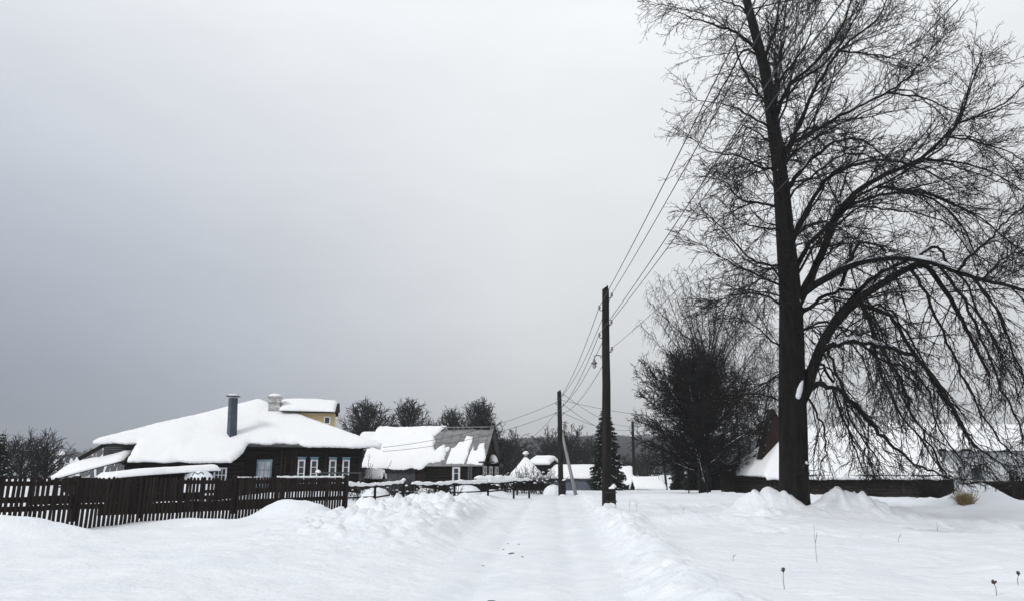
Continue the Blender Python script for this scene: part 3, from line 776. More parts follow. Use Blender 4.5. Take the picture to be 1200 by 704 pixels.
rail_fence('longer snow-topped rail fence before the half-bare metal roof, without pickets', pp, zz, rr, [(x, y, z+.05) for (x, y), z in zip(pp, zz)], .13)
pp = px_pts([(557, 55), (606, 57)])
zz = [at(557, 562, 55).z, at(606, 562, 57).z]
rail_fence('short rail under thick snow beneath the dark gable', pp, zz, rr, [(pp[0][0], pp[0][1], zz[0]+.12), (pp[1][0], pp[1][1], zz[1])], .24, .14)
# garden netting fence line beyond
def gas_pipe():
    a = at(371, 553.5, 42); b = at(423, 553.5, 44); root = empty('gas_pipe', (a.x, a.y, gz(a.x, a.y)), 'thin grey pipe on posts running level before the four white windows', 'pipe')
    k = MB(); k.tube([a, b, b-Vector((0, 0, 1.2))], .045, 7); k.build('pipe', M['grey_plank'], root)
    for t in (.03, .5, .97):
        p = a.lerp(b, t); k = MB(); k.tube([(p.x, p.y+.05, gz(p.x, p.y)-.2), (p.x, p.y+.05, p.z)], .035, 6); k.build('post', M['grey_plank'], root)
    k = MB(); k.blob(a.lerp(b, .03)+Vector((0, 0, .03)), .16, .12, .14, random.Random(1)); k.build('pipe_snow', M['roof_snow'], root, True)
gas_pipe()

# ================================================================ woodshed with thick snow in front of the wing
def woodshed():
    a = at(134, 557, 34.5); b = at(251, 557, 37.0); fr, L = frame2(a, b); eu, ev = fr[1], fr[2]; P = lambda u, v, z: fp(fr, u, v, z)
    root = empty('woodshed', P(L/2, 1.2, gz(*P(L/2, 1.2, 0).xy)), 'low open woodshed under a long swollen slab of snow behind the picket fence', 'shed')
    zt0, zt1 = at(134, 557, 34.5).z, at(251, 548.5, 37).z
    zf = lambda u, v: zt0-.18+(zt1-zt0+.02)*(u/L)**.7+.0*v
    k = MB()
    for u in (.1, L*.55, L-.1):
        for v in (.1, 2.3): k.box(P(u, v, .7), eu*.07, ev*.07, Vector((0, 0, .85)))
    k.box(P(L*.5, 2.35, .8), eu*(L*.5), ev*.03, Vector((0, 0, .8)))
    k.build('frame', M['plank'], root)
    rng = random.Random(9); k = MB()
    for i in range(60):
        u = rng.uniform(.4, L*.62); z = rng.uniform(.1, 1.25); k.tube([P(u, .4, z), P(u, 1.4, z)], rng.uniform(.06, .1), 7)
    k.build('firewood', M['log_brown'], root)
    zr = lambda u, v: zf(np.clip(u, 0.0, L), v)
    sheet('roof', [(-.1, -.15), (L+.1, -.15), (L+.1, 2.5), (-.1, 2.5)], fr, zr, .05, M['plank'], root, edge=0, res=.6)
    sheet('roof_snow', [(-.4, -.3), (L*.6, -.35), (L+.2, -.35), (L+.35, 1.1), (L+.2, 2.7), (-.4, 2.7)], fr, zr, .30, M['roof_snow'], root, edge=.45, res=.18, amp=.10, seed=51, lift=.055, jit=.08, e0=.2)
    k = MB(); k.blob(P(L*.83, -.10, .70), L*.20, .62, 1.24, rng, 20, 12, .05); k.build('drift', M['snow'], root, True)
    # bare stem poking out of the drift
    k = MB(); q = [at(x, y, 34.9) for x, y in ((225, 557), (228, 553), (232, 555), (236, 552.5), (239, 555))]
    k.tube(q, .025, 5); k.build('twig', M['twig'], root)
woodshed()

# ================================================================ utility poles, lamp, wires
def pole(label, px, v0, v1, Y, rb, rt, px1=None, stub=None, brace=None, ins=(), lamp=None, group='wooden utility poles along the village road'):
    b = at(px, v0, Y); g = gz(b.x, Y); t = at(px1 or px, v1, Y)
    root = empty('utility_pole', (b.x, Y, g), label, 'pole', group)
    rng = random.Random(int(px))
    base = Vector((b.x, Y, g-.6))
    n = 7; k = MB(); pts = [base.lerp(t, i/n)+Vector((rng.uniform(-.012, .012), 0, 0)) for i in range(n+1)]
    k.tube(pts, [rb+(rt-rb)*i/n for i in range(n+1)], 12)
    # slanted top
    k.hexa([t+Vector((-rt*.7, -rt*.7, 0)), t+Vector((rt*.7, -rt*.7, 0)), t+Vector((rt*.7, rt*.7, 0)), t+Vector((-rt*.7, rt*.7, 0)),
            t+Vector((-rt*.6, -rt*.6, .02)), t+Vector((rt*.7, -rt*.7, .16)), t+Vector((rt*.7, rt*.7, .16)), t+Vector((-rt*.6, rt*.6, .02))])
    k.build('shaft', M['pole'], root, True)
    if stub:
        u0, u1, va, vb, sn = stub
        p0 = at(u0, va, Y); p1 = at(u1, vb, Y); w = (p1.x-p0.x)/2; c = (p0+p1)/2
        k = MB(); k.box((c.x, Y-.02, (g-.3+p0.z)/2), (w, 0, 0), (0, .16, 0), (0, 0, (p0.z-g+.3)/2)); so = k.build('footing', M['pole'], root)
        k = MB()
        for z in (.28, .75): 
            zz = g+(p0.z-g)*z; k.tube([(c.x-w*2.2, Y-.2, zz), (c.x+w+.03, Y-.21, zz), (c.x+w+.03, Y+.18, zz), (c.x-w*2.2, Y+.18, zz), (c.x-w*2.2, Y-.2, zz)], .02, 5)
        k.build('binding_wire', M['wire'], root)
        if sn:
            k = MB(); k.blob((c.x-.03, Y-.04, p0.z-.02), w*1.35, .22, .12*sn, rng, 12, 7, .22); k.blob((c.x+.06, Y-.06, p0.z+.03), w*.8, .16, .12*sn, rng, 12, 7, .22); k.build('footing_snow', M['roof_snow'], so, True)
            k = MB(); k.blob((c.x-.10, Y-.2, g-.02), w*1.9, .24, .16*sn, rng, 12, 7, .10); k.build('base_snow', M['roof_snow'], so, True)
    if brace:
        a = at(brace[0], brace[1], Y+.1); e = at(brace[2], brace[3], Y-.6); e.z -= .3
        k = MB(); k.tube([a, e], [.10, .14], 9); k.build('brace', M['brace'], root, True)
    pos = []
    for (pxi, vi) in ins:
        p = at(pxi, vi, Y); cx = t.x+(b.x-t.x)*(t.z-p.z)/(t.z-b.z); sgn = 1 if p.x > cx else -1
        k = MB(); k.tube([(cx, Y, p.z-.10), (p.x-sgn*.04, Y, p.z-.12), (p.x, Y, p.z-.09), (p.x, Y, p.z)], .018, 6); h = k.build('insulator', M['wire'], root)
        k = MB(); k.tube([(p.x, Y, p.z-.03), (p.x, Y, p.z+.02), (p.x, Y, p.z+.05), (p.x, Y, p.z+.10)], [.055, .055, .04, .045], 9); k.build('insulator_cup', M['ceramic'], h, True)
        pos.append(p+Vector((0, 0, .05)))
    if lamp:
        p = at(lamp[0], lamp[1], Y); cx = b.x+(t.x-b.x)*.55
        k = MB(); k.tube([(cx, Y, p.z+.35), (p.x+.1, Y, p.z+.40), (p.x, Y, p.z+.36), (p.x, Y, p.z+.22)], .02, 6); k.tube([(cx, Y, p.z+.15), (p.x+.25, Y, p.z+.33)], .016, 5)
        la = k.build('lamp_arm', M['wire'], root)
        k = MB(); k.tube([(p.x, Y, p.z+.24), (p.x, Y, p.z+.14), (p.x, Y, p.z+.07), (p.x, Y, p.z+.04)], [.04, .06, .13, .135], 12); k.build('lamp_shade', M['lamp'], la, True)
        k = MB(); k.tube([(p.x, Y, p.z+.04), (p.x, Y, p.z-.08), (p.x, Y, p.z-.16)], [.08, .09, .03], 10); k.build('lamp_globe', M['lampglass'], la, True)
    return root, pos, t
_, ins1, top1 = pole('tall nearest utility pole with a street lamp beside the snowy road', 711.0, 592, 339, 30.5, .205, .145, px1=709.6, stub=(713.5, 721.5, 571, 598, 1.0),
                     ins=((716.9, 346), (702.4, 360.5), (716.6, 377.5), (702.4, 392.5), (717.2, 409)), lamp=(696.5, 427))
_, ins2, top2 = pole('second utility pole held by a pale slanting brace', 657.5, 576, 458.5, 57, .21, .16, px1=655.3, stub=(658.5, 663, 562, 578, .7), brace=(657.5, 503, 675, 576),
                     ins=((651.5, 472), (660, 462), (651.5, 484), (660, 474), (660, 484)), lamp=(663, 500))
_, ins3, top3 = pole('thin straight utility pole right of the spruce', 743.5, 573, 494, 93, .22, .16, px1=741.3, ins=((738.5, 500), (744, 503), (738.5, 512)))
_, ins4, top4 = pole('far leaning utility pole before the dark conifers', 781.5, 570, 516, 118, .2, .14, px1=775.5, ins=((773, 519), (778, 520)))

def wire(a, b, sag, r, label, group='overhead power lines'):
    a, b = Vector(a), Vector(b); n = 26; k = MB()
    pts = [a.lerp(b, i/n)-Vector((0, 0, sag*4*(i/n)*(1-i/n))) for i in range(n+1)]
    k.tube([p-a for p in pts], r, 5)
    o = k.build('power_line', M['wire']); o.location = a
    tag(o, label, 'wire', group)
prev = [Vector((3.55, -12, 9.5)), Vector((4.0, -12, 9.5)), Vector((4.45, -12, 9.0)), Vector((4.75, -12, 8.8))]
L1 = 'one of four parallel power lines rising from the nearest pole'
ends = [ins1[1], ins1[0], ins1[3], ins1[2]]
for a, b in zip((ins1[1], ins1[0], ins1[3], ins1[2]), prev): wire(a, b, .45, .012, L1, 'four power lines over the road')
wire(ins1[4], (7.2, 6, 9.2), .35, .008, 'lone wire leaving the nearest pole low on its right side')
L2 = 'power line strung between the nearest pole and the braced pole'
for i, j in ((0, 1), (1, 0), (2, 3), (3, 2), (4, 4)): wire(ins1[i], ins2[j], .55, .014, L2, 'power lines between the first two poles')
L3 = 'thin wire from the braced pole to the pole right of the spruce'
for i, j in ((1, 0), (3, 2), (4, 1)): wire(ins2[i], ins3[j], .6, .018, L3, 'thin wires beyond the braced pole')
c1 = fp(FR1, 8.6, -.6, 3.25)
for i, dz in ((0, 0), (2, -.25)): wire(ins2[i], c1+Vector((0, 0, dz)), .5, .014, 'service wire from the braced pole to the dormer house', 'two service wires')
wire(ins2[0]+Vector((0, 0, .3)), at(905, 492, 52), .6, .014, 'wire running level from the braced pole to the right-hand log building')
wire(ins2[2], at(604, 520, 74), .5, .016, 'slanting wire from the braced pole down to the pyramid-roofed house')
wire(ins3[1], ins4[0], .5, .02, 'short far wire between the two last poles')

# ================================================================ trees
def rv(rng):
    while True:
        v = Vector((rng.uniform(-1, 1), rng.uniform(-1, 1), rng.uniform(-1, 1)))
        if .05 < v.length < 1: return v.normalized()
def smooth_path(pts, n):
    """Catmull-Rom resample of a list of Vectors"""
    P = [pts[0]*2-pts[1]]+list(pts)+[pts[-1]*2-pts[-2]]; out = []
    m = len(pts)-1
    for i in range(n+1):
        s = i/n*m; k = min(int(s), m-1); t = s-k; a, b, c, d = P[k:k+4]
        out.append(.5*((2*b)+(c-a)*t+(2*a-5*b+4*c-d)*t*t+(3*b-a-3*c+d)*t**3))
    return out
def grow_path(rng, p, d, L, n, wig, trop):
    pts = [p.copy()]; d = d.copy(); st = L/n
    for i in range(n):
        d = d+rv(rng)*wig+trop; d.normalize(); p = p+d*st; pts.append(p)
    return pts
def spawn(rng, path, r0, r1, level, prm, out, up):
    """children along path; prm[level] = (spacing, len0, len1, nseg, wig, angle, trop, start, rmin)"""
    if level >= len(prm): return
    sp, l0, l1, ns, wig, ang, trop, start, rm = prm[level]
    seg = [(path[i+1]-path[i]).length for i in range(len(path)-1)]; T = sum(seg)
    s = T*start+rng.random()*sp; side = rng.random()*6.28
    while s < T:
        q = s; i = 0
        while i < len(seg)-1 and q > seg[i]: q -= seg[i]; i += 1
        t = q/max(seg[i], 1e-6); p = path[i].lerp(path[i+1], min(t, 1)); tg = (path[i+1]-path[i]).normalized()
        fr_ = s/T; r = r0+(r1-r0)*fr_
        side += 2.4+rng.uniform(-.7, .7)
        a = tg.cross(Vector((0, 0, 1)));
        if a.length < .1: a = tg.cross(Vector((1, 0, 0)))
        a.normalize(); b = tg.cross(a)
        # flatten sprays: mostly sideways
        pr = (a*math.cos(side)+b*math.sin(side)*.8)
        an = ang*rng.uniform(.5, 1.4)
        d = (tg*math.cos(an)+pr*math.sin(an)+Vector((0, 0, up))).normalized()
        L = (l0+(l1-l0)*rng.random()**1.5)*(1.15-.60*fr_)
        cr = max(rm, min(r*.6, rm+L*.007))
        pts = grow_path(rng, p, d, L, ns, wig, Vector((0, 0, trop)))
        ce = max(rm*.75, cr*.35)
        out.setdefault(level, []).append(([tuple(v) for v in pts], [cr+(ce-cr)*k/ns for k in range(ns+1)]))
        spawn(rng, pts, cr, ce, level+1, prm, out, up)
        s += sp*rng.uniform(.6, 1.4)
    return

# ---- the big linden
def linden():
    rng = random.Random(77)
    Y0 = 28.2
    base = at(931.5, 600, Y0)
    root = empty('linden_tree', (base.x, Y0, gz(base.x, Y0)), 'huge bare tree with drooping snow-lined limbs at the right of the picture', 'tree')
    tp = [(931.8, 615, 17.5), (931.2, 590, 16.6), (930, 520, 16), (928.5, 440, 14.6), (926, 345, 12), (920, 270, 10), (914, 200, 8.2), (905, 140, 7), (900, 100, 6.2), (888, 50, 5.2), (875, 0, 4.4), (867, -40, 3.4), (862, -90, 2.4), (858, -140, 1.4), (858, -175, .6)]
    P = [at(a, b, Y0) for a, b, _ in tp]
    wr = [w/F*(p.y*math.cos(PITCH)+(p.z-CAMZ)*math.sin(PITCH)) for p, (_, _, w) in zip(P, tp)]
    path = smooth_path(P, 56); rad = [float(np.interp(i/56*(len(wr)-1), range(len(wr)), wr)) for i in range(57)]
    # root flare + bark furrows
    V, Fq = tubes([([tuple(p) for p in path], rad)], 28)
    ang = np.tile(np.arange(28), 57); hh = np.repeat(np.arange(57), 28)
    cen = np.repeat(np.array([tuple(p) for p in path]), 28, axis=0)
    f = 1+.055*np.sin(ang*2*np.pi/28*7+np.sin(hh*.5)*1.2)+.05*(_rng.rand(len(V))-.5)+.25*np.exp(-hh/1.6)*(.6+.4*np.sin(ang*2*np.pi/28*4+1))
    V = cen+(V-cen)*f[:, None]
    mesh_from_arrays('trunk', V, Fq, M['bark'], root)
    fine = {}
    # (pixel path, start radius px, end radius px, depth drift at the tip in metres, droop class)
    LM = [
     # right side, lower snow-laden limbs
     ([(933, 350), (965, 328), (1008, 308), (1050, 302), (1093, 308), (1122, 319), (1152, 328), (1199, 340), (1240, 365)], 4.6, 1.3, -3.0, 'arch', (.2, .68)),
     ([(1122, 319), (1135, 302), (1161, 281), (1174, 264), (1197, 245), (1225, 225)], 1.8, .6, -1.2, 'up', None),
     ([(934, 478), (944, 458), (961, 408), (982, 375), (1008, 349), (1037, 330), (1067, 313), (1084, 311), (1101, 332), (1118, 357), (1137, 395), (1160, 440)], 7.0, 1.4, -1.0, 'arch', None),
     ([(958, 412), (982, 402), (1008, 399), (1037, 406), (1067, 415), (1093, 438), (1118, 481), (1145, 525)], 3.8, 1.2, -2.6, 'droop', (.05, .55)),
     ([(934, 355), (957, 310), (982, 251), (1008, 222), (1038, 205), (1079, 186), (1107, 160), (1124, 142), (1134, 113), (1144, 82), (1151, 68)], 4.6, .5, 1.5, 'up', None),
     ([(1120, 146), (1151, 133), (1178, 121), (1200, 102), (1225, 92)], 1.5, .5, .5, 'up', None),
     ([(928, 330), (944, 292), (965, 270), (990, 245), (1015, 234), (1050, 226), (1093, 234), (1125, 262), (1145, 300)], 3.2, .8, 2.6, 'arch', None),
     ([(924, 290), (940, 255), (957, 226), (974, 206), (1000, 194), (1035, 188), (1075, 196), (1110, 215)], 3.0, .8, -2.4, 'arch', None),
     ([(918, 230), (937, 201), (958, 181), (978, 167), (1000, 163), (1024, 172), (1046, 195)], 3.0, .8, 3.2, 'arch', None),
     ([(916, 188), (931, 167), (965, 147), (1004, 126), (1038, 109), (1059, 96), (1079, 73), (1097, 51)], 3.0, .5, -1.0, 'up', None),
     ([(909, 140), (924, 102), (951, 78), (978, 48), (996, 7), (1008, -30)], 2.8, .6, 1.6, 'up', None),
     ([(918, 182), (937, 147), (954, 106), (978, 68), (1003, 42), (1030, 20), (1045, -15)], 2.8, .6, -2.2, 'up', None),
     ([(907, 125), (910, 85), (918, 51), (920, 20), (926, -25)], 2.6, .6, 2.0, 'up', None),
     ([(896, 70), (907, 38), (914, 5), (925, -40)], 2.2, .5, -1.5, 'up', None),
     ([(930, 380), (955, 355), (985, 340), (1010, 345), (1030, 380), (1040, 420)], 2.6, .8, 2.8, 'droop', None),
     ([(942, 455), (963, 451), (988, 460), (1014, 491), (1034, 511), (1053, 528), (1079, 546), (1112, 560)], 3.6, .8, -2.6, 'droop', None),
     ([(1000, 355), (1035, 365), (1060, 395), (1090, 440), (1105, 462), (1125, 494), (1144, 520), (1172, 542)], 2.7, .8, -.6, 'droop', None),
     ([(1008, 349), (1020, 385), (1030, 425), (1048, 470), (1072, 505), (1100, 545)], 2.3, .7, 1.2, 'droop', None),
     ([(1066, 313), (1085, 345), (1110, 400), (1132, 450), (1160, 500), (1185, 530)], 2.0, .7, -2.2, 'droop', None),
     ([(1100, 311), (1130, 350), (1155, 410), (1180, 470), (1205, 520)], 1.9, .7, -2.8, 'droop', None),
     ([(1140, 325), (1170, 365), (1195, 430), (1215, 490)], 1.7, .6, -3.2, 'droop', None),
     ([(940, 440), (958, 425), (972, 440), (985, 480), (1000, 520), (1010, 548)], 2.2, .7, 2.0, 'droop', None),
     ([(962, 405), (975, 420), (985, 455), (1003, 500), (1030, 540)], 2.0, .7, -1.6, 'droop', None),
     ([(1030, 404), (1050, 435), (1068, 480), (1092, 525), (1110, 556)], 2.0, .7, -2.4, 'droop', None),
     ([(985, 335), (1000, 300), (1008, 285), (1035, 290), (1052, 330), (1062, 370)], 2.0, .7, 3.0, 'droop', None),
     ([(936, 460), (950, 470), (962, 495), (968, 525), (962, 548)], 1.6, .6, -1.2, 'droop', None),
     ([(1025, 219), (1060, 222), (1100, 232), (1140, 250), (1180, 280), (1215, 315)], 1.9, .5, 1.8, 'arch', None),
     ([(1079, 186), (1120, 190), (1165, 203), (1208, 230)], 1.6, .5, 2.2, 'arch', None),
     ([(1107, 160), (1145, 166), (1185, 180), (1215, 200)], 1.3, .5, .2, 'up', None),
     ([(1152, 328), (1172, 306), (1202, 292), (1225, 290)], 1.3, .5, -3.2, 'up', None),
     ([(1038, 109), (1065, 112), (1100, 122), (1135, 140)], 1.3, .5, -2.6, 'up', None),
     ([(984, 60), (1010, 62), (1040, 66), (1066, 60)], 1.4, .5, -1.6, 'up', None),
     # left side
     ([(891, 64), (872, 49), (849, 36), (828, 31), (794, 22), (768, 14)], 2.6, .5, -1.6, 'side', None),
     ([(903, 132), (879, 102), (859, 78), (852, 51), (840, 30)], 1.8, .5, 1.6, 'side', None),
     ([(890, 66), (868, 60), (845, 90), (828, 115), (808, 132)], 1.6, .5, 1.8, 'side', None),
     ([(906, 152), (880, 140), (855, 128), (828, 122), (795, 118)], 1.6, .4, -2.2, 'side', None),
     ([(912, 198), (883, 196), (862, 186), (838, 181), (808, 177), (790, 165)], 1.8, .4, -1.4, 'side', None),
     ([(916, 244), (879, 237), (853, 233), (836, 214), (822, 210)], 1.8, .4, 1.2, 'side', None),
     ([(921, 312), (879, 307), (853, 290), (819, 261), (803, 250)], 1.6, .4, -1.4, 'side', None),
     ([(923, 338), (879, 322), (845, 310), (800, 288)], 1.6, .4, -2.2, 'side', None),
     ([(923, 362), (887, 346), (853, 345), (818, 352)], 1.6, .4, 1.8, 'side', None),
     ([(926, 412), (899, 399), (876, 382), (850, 372)], 1.5, .4, 1.0, 'side', None),
     ([(928, 470), (900, 466), (870, 461), (840, 466)], 1.4, .4, -1.2, 'side', None),
     ([(927, 440), (905, 442), (880, 450), (852, 448)], 1.2, .4, 1.2, 'side', None),
     ([(882, 24), (862, 8), (840, 2), (815, -6)], 1.6, .4, 1.5, 'side', None),
     ([(910, 170), (885, 158), (862, 148), (850, 160), (830, 190)], 1.4, .4, 2.4, 'side', None),
     ([(918, 270), (890, 268), (862, 262), (840, 250)], 1.4, .4, -2.6, 'side', None),
     # towards and away from the camera
     ([(905, 140), (915, 95), (940, 60), (955, 20)], 2.2, .5, -4.5, 'up', None),
     ([(914, 205), (925, 170), (950, 150), (985, 150)], 2.2, .5, 4.5, 'arch', None),
     ([(922, 290), (945, 265), (975, 262), (1010, 285)], 2.2, .5, -5.0, 'arch', None),
     ([(927, 400), (950, 380), (985, 385), (1015, 430), (1025, 470)], 2.2, .5, 4.8, 'droop', None),
     ([(908, 150), (895, 110), (880, 90), (862, 92)], 1.6, .4, -4.0, 'side', None),
     ([(918, 240), (905, 205), (885, 190), (868, 200)], 1.6, .4, 4.2, 'side', None),
     ([(925, 340), (900, 315), (878, 330), (860, 345)], 1.5, .4, -4.2, 'side', None),
    ]
    # parameters per class: level 0 (boughs), 1 (sprays), 2 (twigs)
    PRM = {
     'up':   [(.50, 1.2, 4.4, 8, .17, .72, .012, .10, .014), (.27, .45, 1.7, 5, .22, .72, .015, .10, .0105), (.18, .18, .68, 3, .26, .75, .01, .10, .0080), (.23, .08, .26, 2, .25, .8, .0, .15, .0068)],
     'arch': [(.50, 1.2, 4.2, 8, .17, .78, -.03, .12, .014), (.27, .45, 1.7, 5, .22, .75, -.02, .10, .0105), (.18, .18, .68, 3, .26, .75, .01, .10, .0080), (.23, .08, .26, 2, .25, .8, .0, .15, .0068)],
     'droop': [(.46, 1.0, 3.4, 8, .17, .68, -.09, .10, .014), (.28, .4, 1.4, 4, .22, .75, -.05, .10, .0105), (.20, .16, .55, 3, .26, .8, .0, .10, .0080), (.18, .08, .22, 2, .25, .8, .0, .15, .0068)],
     'side': [(.38, .9, 3.2, 8, .17, .78, -.045, .08, .013), (.23, .4, 1.4, 4, .22, .75, -.03, .10, .0100), (.19, .16, .6, 3, .26, .75, 0, .10, .0080), (.24, .08, .24, 2, .25, .8, .0, .15, .0066)],
    }
    extra = []
    for (pts, w0, w1, dy, cls, snow) in LM[2:]:
        if cls == 'side' and rng.random() < .6: continue
        if cls == 'droop' and rng.random() < .25: continue
        k_ = rng.randint(0, 1); a0 = pts[0]
        q = [(a0[0]+rng.uniform(-2, 2), a0[1]+rng.uniform(-16, 16))]
        ox, oy = rng.uniform(-26, 26), rng.uniform(-30, 30)
        for i_, (a_, b_) in enumerate(pts[1:]):
            f_ = (i_+1)/(len(pts)-1); q.append((a_+ox*f_+rng.uniform(-6, 6), b_+oy*f_+(q[0][1]-a0[1])*(1-f_)+rng.uniform(-6, 6)))
        if a0[0] > 945: q[0] = a0
        extra.append((q, max(1.0, w0*.5), max(.4, w1*.6), -dy*1.3, cls, None))
    LM = LM+extra
    for (pts, w0, w1, dy, cls, snow) in LM:
        if cls == 'side': pts = [pts[0]]+[(pts[0][0]+(a-pts[0][0])*.80, b) for a, b in pts[1:]]
        T = len(pts)-1
        # limbs that fork off another limb start at that limb's depth
        st = 0.
        if pts[0][0] > 945:
            st = {1122: -2.1, 1120: 1.2, 958: -.3, 1000: -.4, 1008: -.4, 1066: -.7, 1100: -2.0, 1140: -2.5, 962: -.3, 1030: -1.4, 985: .0, 1025: .6, 1079: 1.0, 1107: 1.2, 1152: -2.3, 1093: 2.0, 1038: -.5, 984: -.9}.get(pts[0][0], 0)
        Q = [at(a, b, Y0+st+(dy-st)*(i/T)**1.1) for i, (a, b) in enumerate(pts)]
        n = max(8, T*4); pth = smooth_path(Q, n)
        kk = .07 if cls == 'droop' else .045
        for i in range(2, n): pth[i] = pth[i]+rv(rng)*kk*(.4 if w0 > 4 else 1)
        sc_ = Y0*1.05/F; r0, r1 = w0*sc_, max(.012, w1*sc_)
        rad = [max(.012, r0+(r1-r0)*(i/n)**.8) for i in range(n+1)]
        lo = tube_obj('limb', [([tuple(p) for p in pth], rad)], 10, M['bark'], root)
        loc = {}
        spawn(rng, pth, r0*.8, r1, 0, PRM[cls], loc, {'up': .12, 'arch': .05, 'droop': -.22, 'side': -.05}[cls])
        # tip fan
        for _ in range(4):
            d = ((pth[-1]-pth[-3]).normalized()+rv(rng)*.6).normalized(); q = grow_path(rng, pth[-1], d, rng.uniform(.5, 1.2), 4, .18, Vector((0, 0, .02)))
            loc.setdefault(0, []).append(([tuple(v) for v in q], [.013, .012, .010, .009, .008])); spawn(rng, q, .012, .009, 1, PRM[cls], loc, 0)
        for lv, l in loc.items(): fine.setdefault(lv, []).extend(l)
        if not snow and w0 > 1.9 and cls != 'side' and rng.random() < .6:
            q0 = rng.uniform(.12, .5); snow = (q0, q0+rng.uniform(.08, .25))
        if snow:
            i0, i1 = int(n*snow[0]), int(n*snow[1])
            sp = []; sr = []
            for i in range(i0, i1+1):
                e = min(1, (i-i0)/2.5, (i1-i)/2.5); sp.append(tuple(pth[i]+Vector((0, -rad[i]*.25, rad[i]*.72+.02*e)))); sr.append(max(.012, (rad[i]*.80+.022)*max(.15, e)*rng.uniform(.8, 1.1)))
            tube_obj('limb_snow', [(sp, sr)], 8, M['twig_snow'], lo)
    # extra boughs straight off the trunk, all round, to fill the crown
    for i in range(34):
        t = rng.uniform(.40, .95); k = int(t*56); p = path[k]; az = rng.uniform(0, 6.28)
        d = Vector((math.cos(az), math.sin(az)*1.0, rng.uniform(.0, .6))).normalized()
        L = rng.uniform(1.5, 4.2)*(1.1-.5*t)
        q = grow_path(rng, p, d, L, 7, .13, Vector((0, 0, -.015)))
        fine.setdefault(0, []).append(([tuple(v) for v in q], [.045-.035*j/7 for j in range(8)]))
        loc = {}; spawn(rng, q, .03, .012, 1, PRM['side'], loc, 0)
        for lv, l in loc.items(): fine.setdefault(lv, []).extend(l)
    allp = [x for lv in fine.values() for x in lv if min(q[2] for q in x[0]) > (1.02 if x[0][-1][0] < 16.3 or x[0][-1][0] > 16.9 else .5)]
    V, Fq = tubes(allp, 3)
    mesh_from_arrays('crown', V, Fq, M['twig'], root)
    print('linden twigs', len(allp), 'faces', len(Fq[0]))
    # snow lodged in the crotches and on the trunk
    def clump(pxs, Y, name='trunk_snow'):
        k = MB()
        for (a, b, r) in pxs: k.blob(at(a, b, Y), r, r*.6, r*1.1, rng, 10, 7, .15, flat=False)
        k.build(name, M['twig_snow'], root, True)
    k = MB(); k.tube([at(941, 438, Y0-.30), at(939, 447, Y0-.36), at(936, 456, Y0-.40), at(934, 465, Y0-.42), at(933, 471, Y0-.42)], [.02, .08, .14, .12, .03], 10); k.build('trunk_snow', M['twig_snow'], root, True)
    clump([(933, 347, .09), (935, 352, .10), (930, 345, .07)], Y0-.30)
    clump([(940, 545, .10), (944, 542, .09)], Y0-.40)
    clump([(912, 200, .05)], Y0-.2)
    return
linden()

# ---- generic deciduous tree
def tree_polys(rng, H, spread, n_limbs, r0, prm, shape='round', clear=.15, elev=(.3, 1.0), trop=.05, stems=1, lean=0):
    trunk = []; limbs = []; fine = {}
    for s in range(stems):
        d = Vector((rng.uniform(-.12, .12)+(lean if stems == 1 else rng.uniform(-.35, .35)), rng.uniform(-.2, .2) if stems > 1 else 0, 1)).normalized()
        hs = H*rng.uniform(.86, .97) if stems > 1 else H*.94
        tp = grow_path(rng, Vector((rng.uniform(-.3, .3) if stems > 1 else 0, rng.uniform(-.3, .3) if stems > 1 else 0, -.4)), d, hs+.4, 10, .05, Vector((0, 0, .03)))
        rr_ = r0/math.sqrt(stems)
        trunk.append(([tuple(p) for p in tp], [rr_*(1-.93*(i/10)**.8) for i in range(11)]))
        for i in range(n_limbs//stems):
            t = clear+(1-clear)*((i+rng.random())/(n_limbs/stems)); t = min(t, .97)
            k = min(9, int(t*10)); p = tp[k].lerp(tp[k+1], t*10-k)
            az = i*2.4+rng.uniform(-.4, .4); q = (t-clear)/(1-clear)
            if shape == 'round': L = spread*(.45+.75*math.sin(math.pi*(q*.8+.18)))*rng.uniform(.75, 1.05)
            elif shape == 'wide': L = spread*(1.1-.6*q)*rng.uniform(.75, 1.1)
            else: L = spread*(.55+.6*math.sin(math.pi*(q*.85+.12)))*rng.uniform(.7, 1.1)
            e = elev[0]+(elev[1]-elev[0])*q
            dd = Vector((math.cos(az)*math.cos(e), math.sin(az)*math.cos(e), math.sin(e)))
            lp = grow_path(rng, p, dd, L, 7, .10, Vector((0, 0, trop)))
            ra = rr_*(1-.9*t)*.55; limbs.append(([tuple(v) for v in lp], [max(prm[0][8], ra*(1-.8*j/7)) for j in range(8)]))
            spawn(rng, lp, ra*.7, prm[0][8], 0, prm, fine, .0)
    return trunk, limbs, fine
def scaled_prm(px, kind):
    """px = metres per picture pixel at the tree"""
    q = px
    if kind == 'dense': return [(3.4*q, 9*q, 26*q, 4, .2, .8, .03, .10, .30*q), (2.6*q, 4*q, 11*q, 3, .25, .8, .02, .08, .24*q), (2.0*q, 2*q, 5*q, 2, .25, .8, .0, .1, .20*q)]
    if kind == 'mid': return [(4.4*q, 9*q, 26*q, 4, .2, .8, .03, .12, .28*q), (2.6*q, 4*q, 11*q, 3, .25, .8, .02, .1, .24*q)]
    if kind == 'weep': return [(4.6*q, 10*q, 28*q, 5, .16, .7, -.08, .20, .22*q), (1.7*q, 12*q, 36*q, 6, .10, .9, -.55, .08, .165*q)]
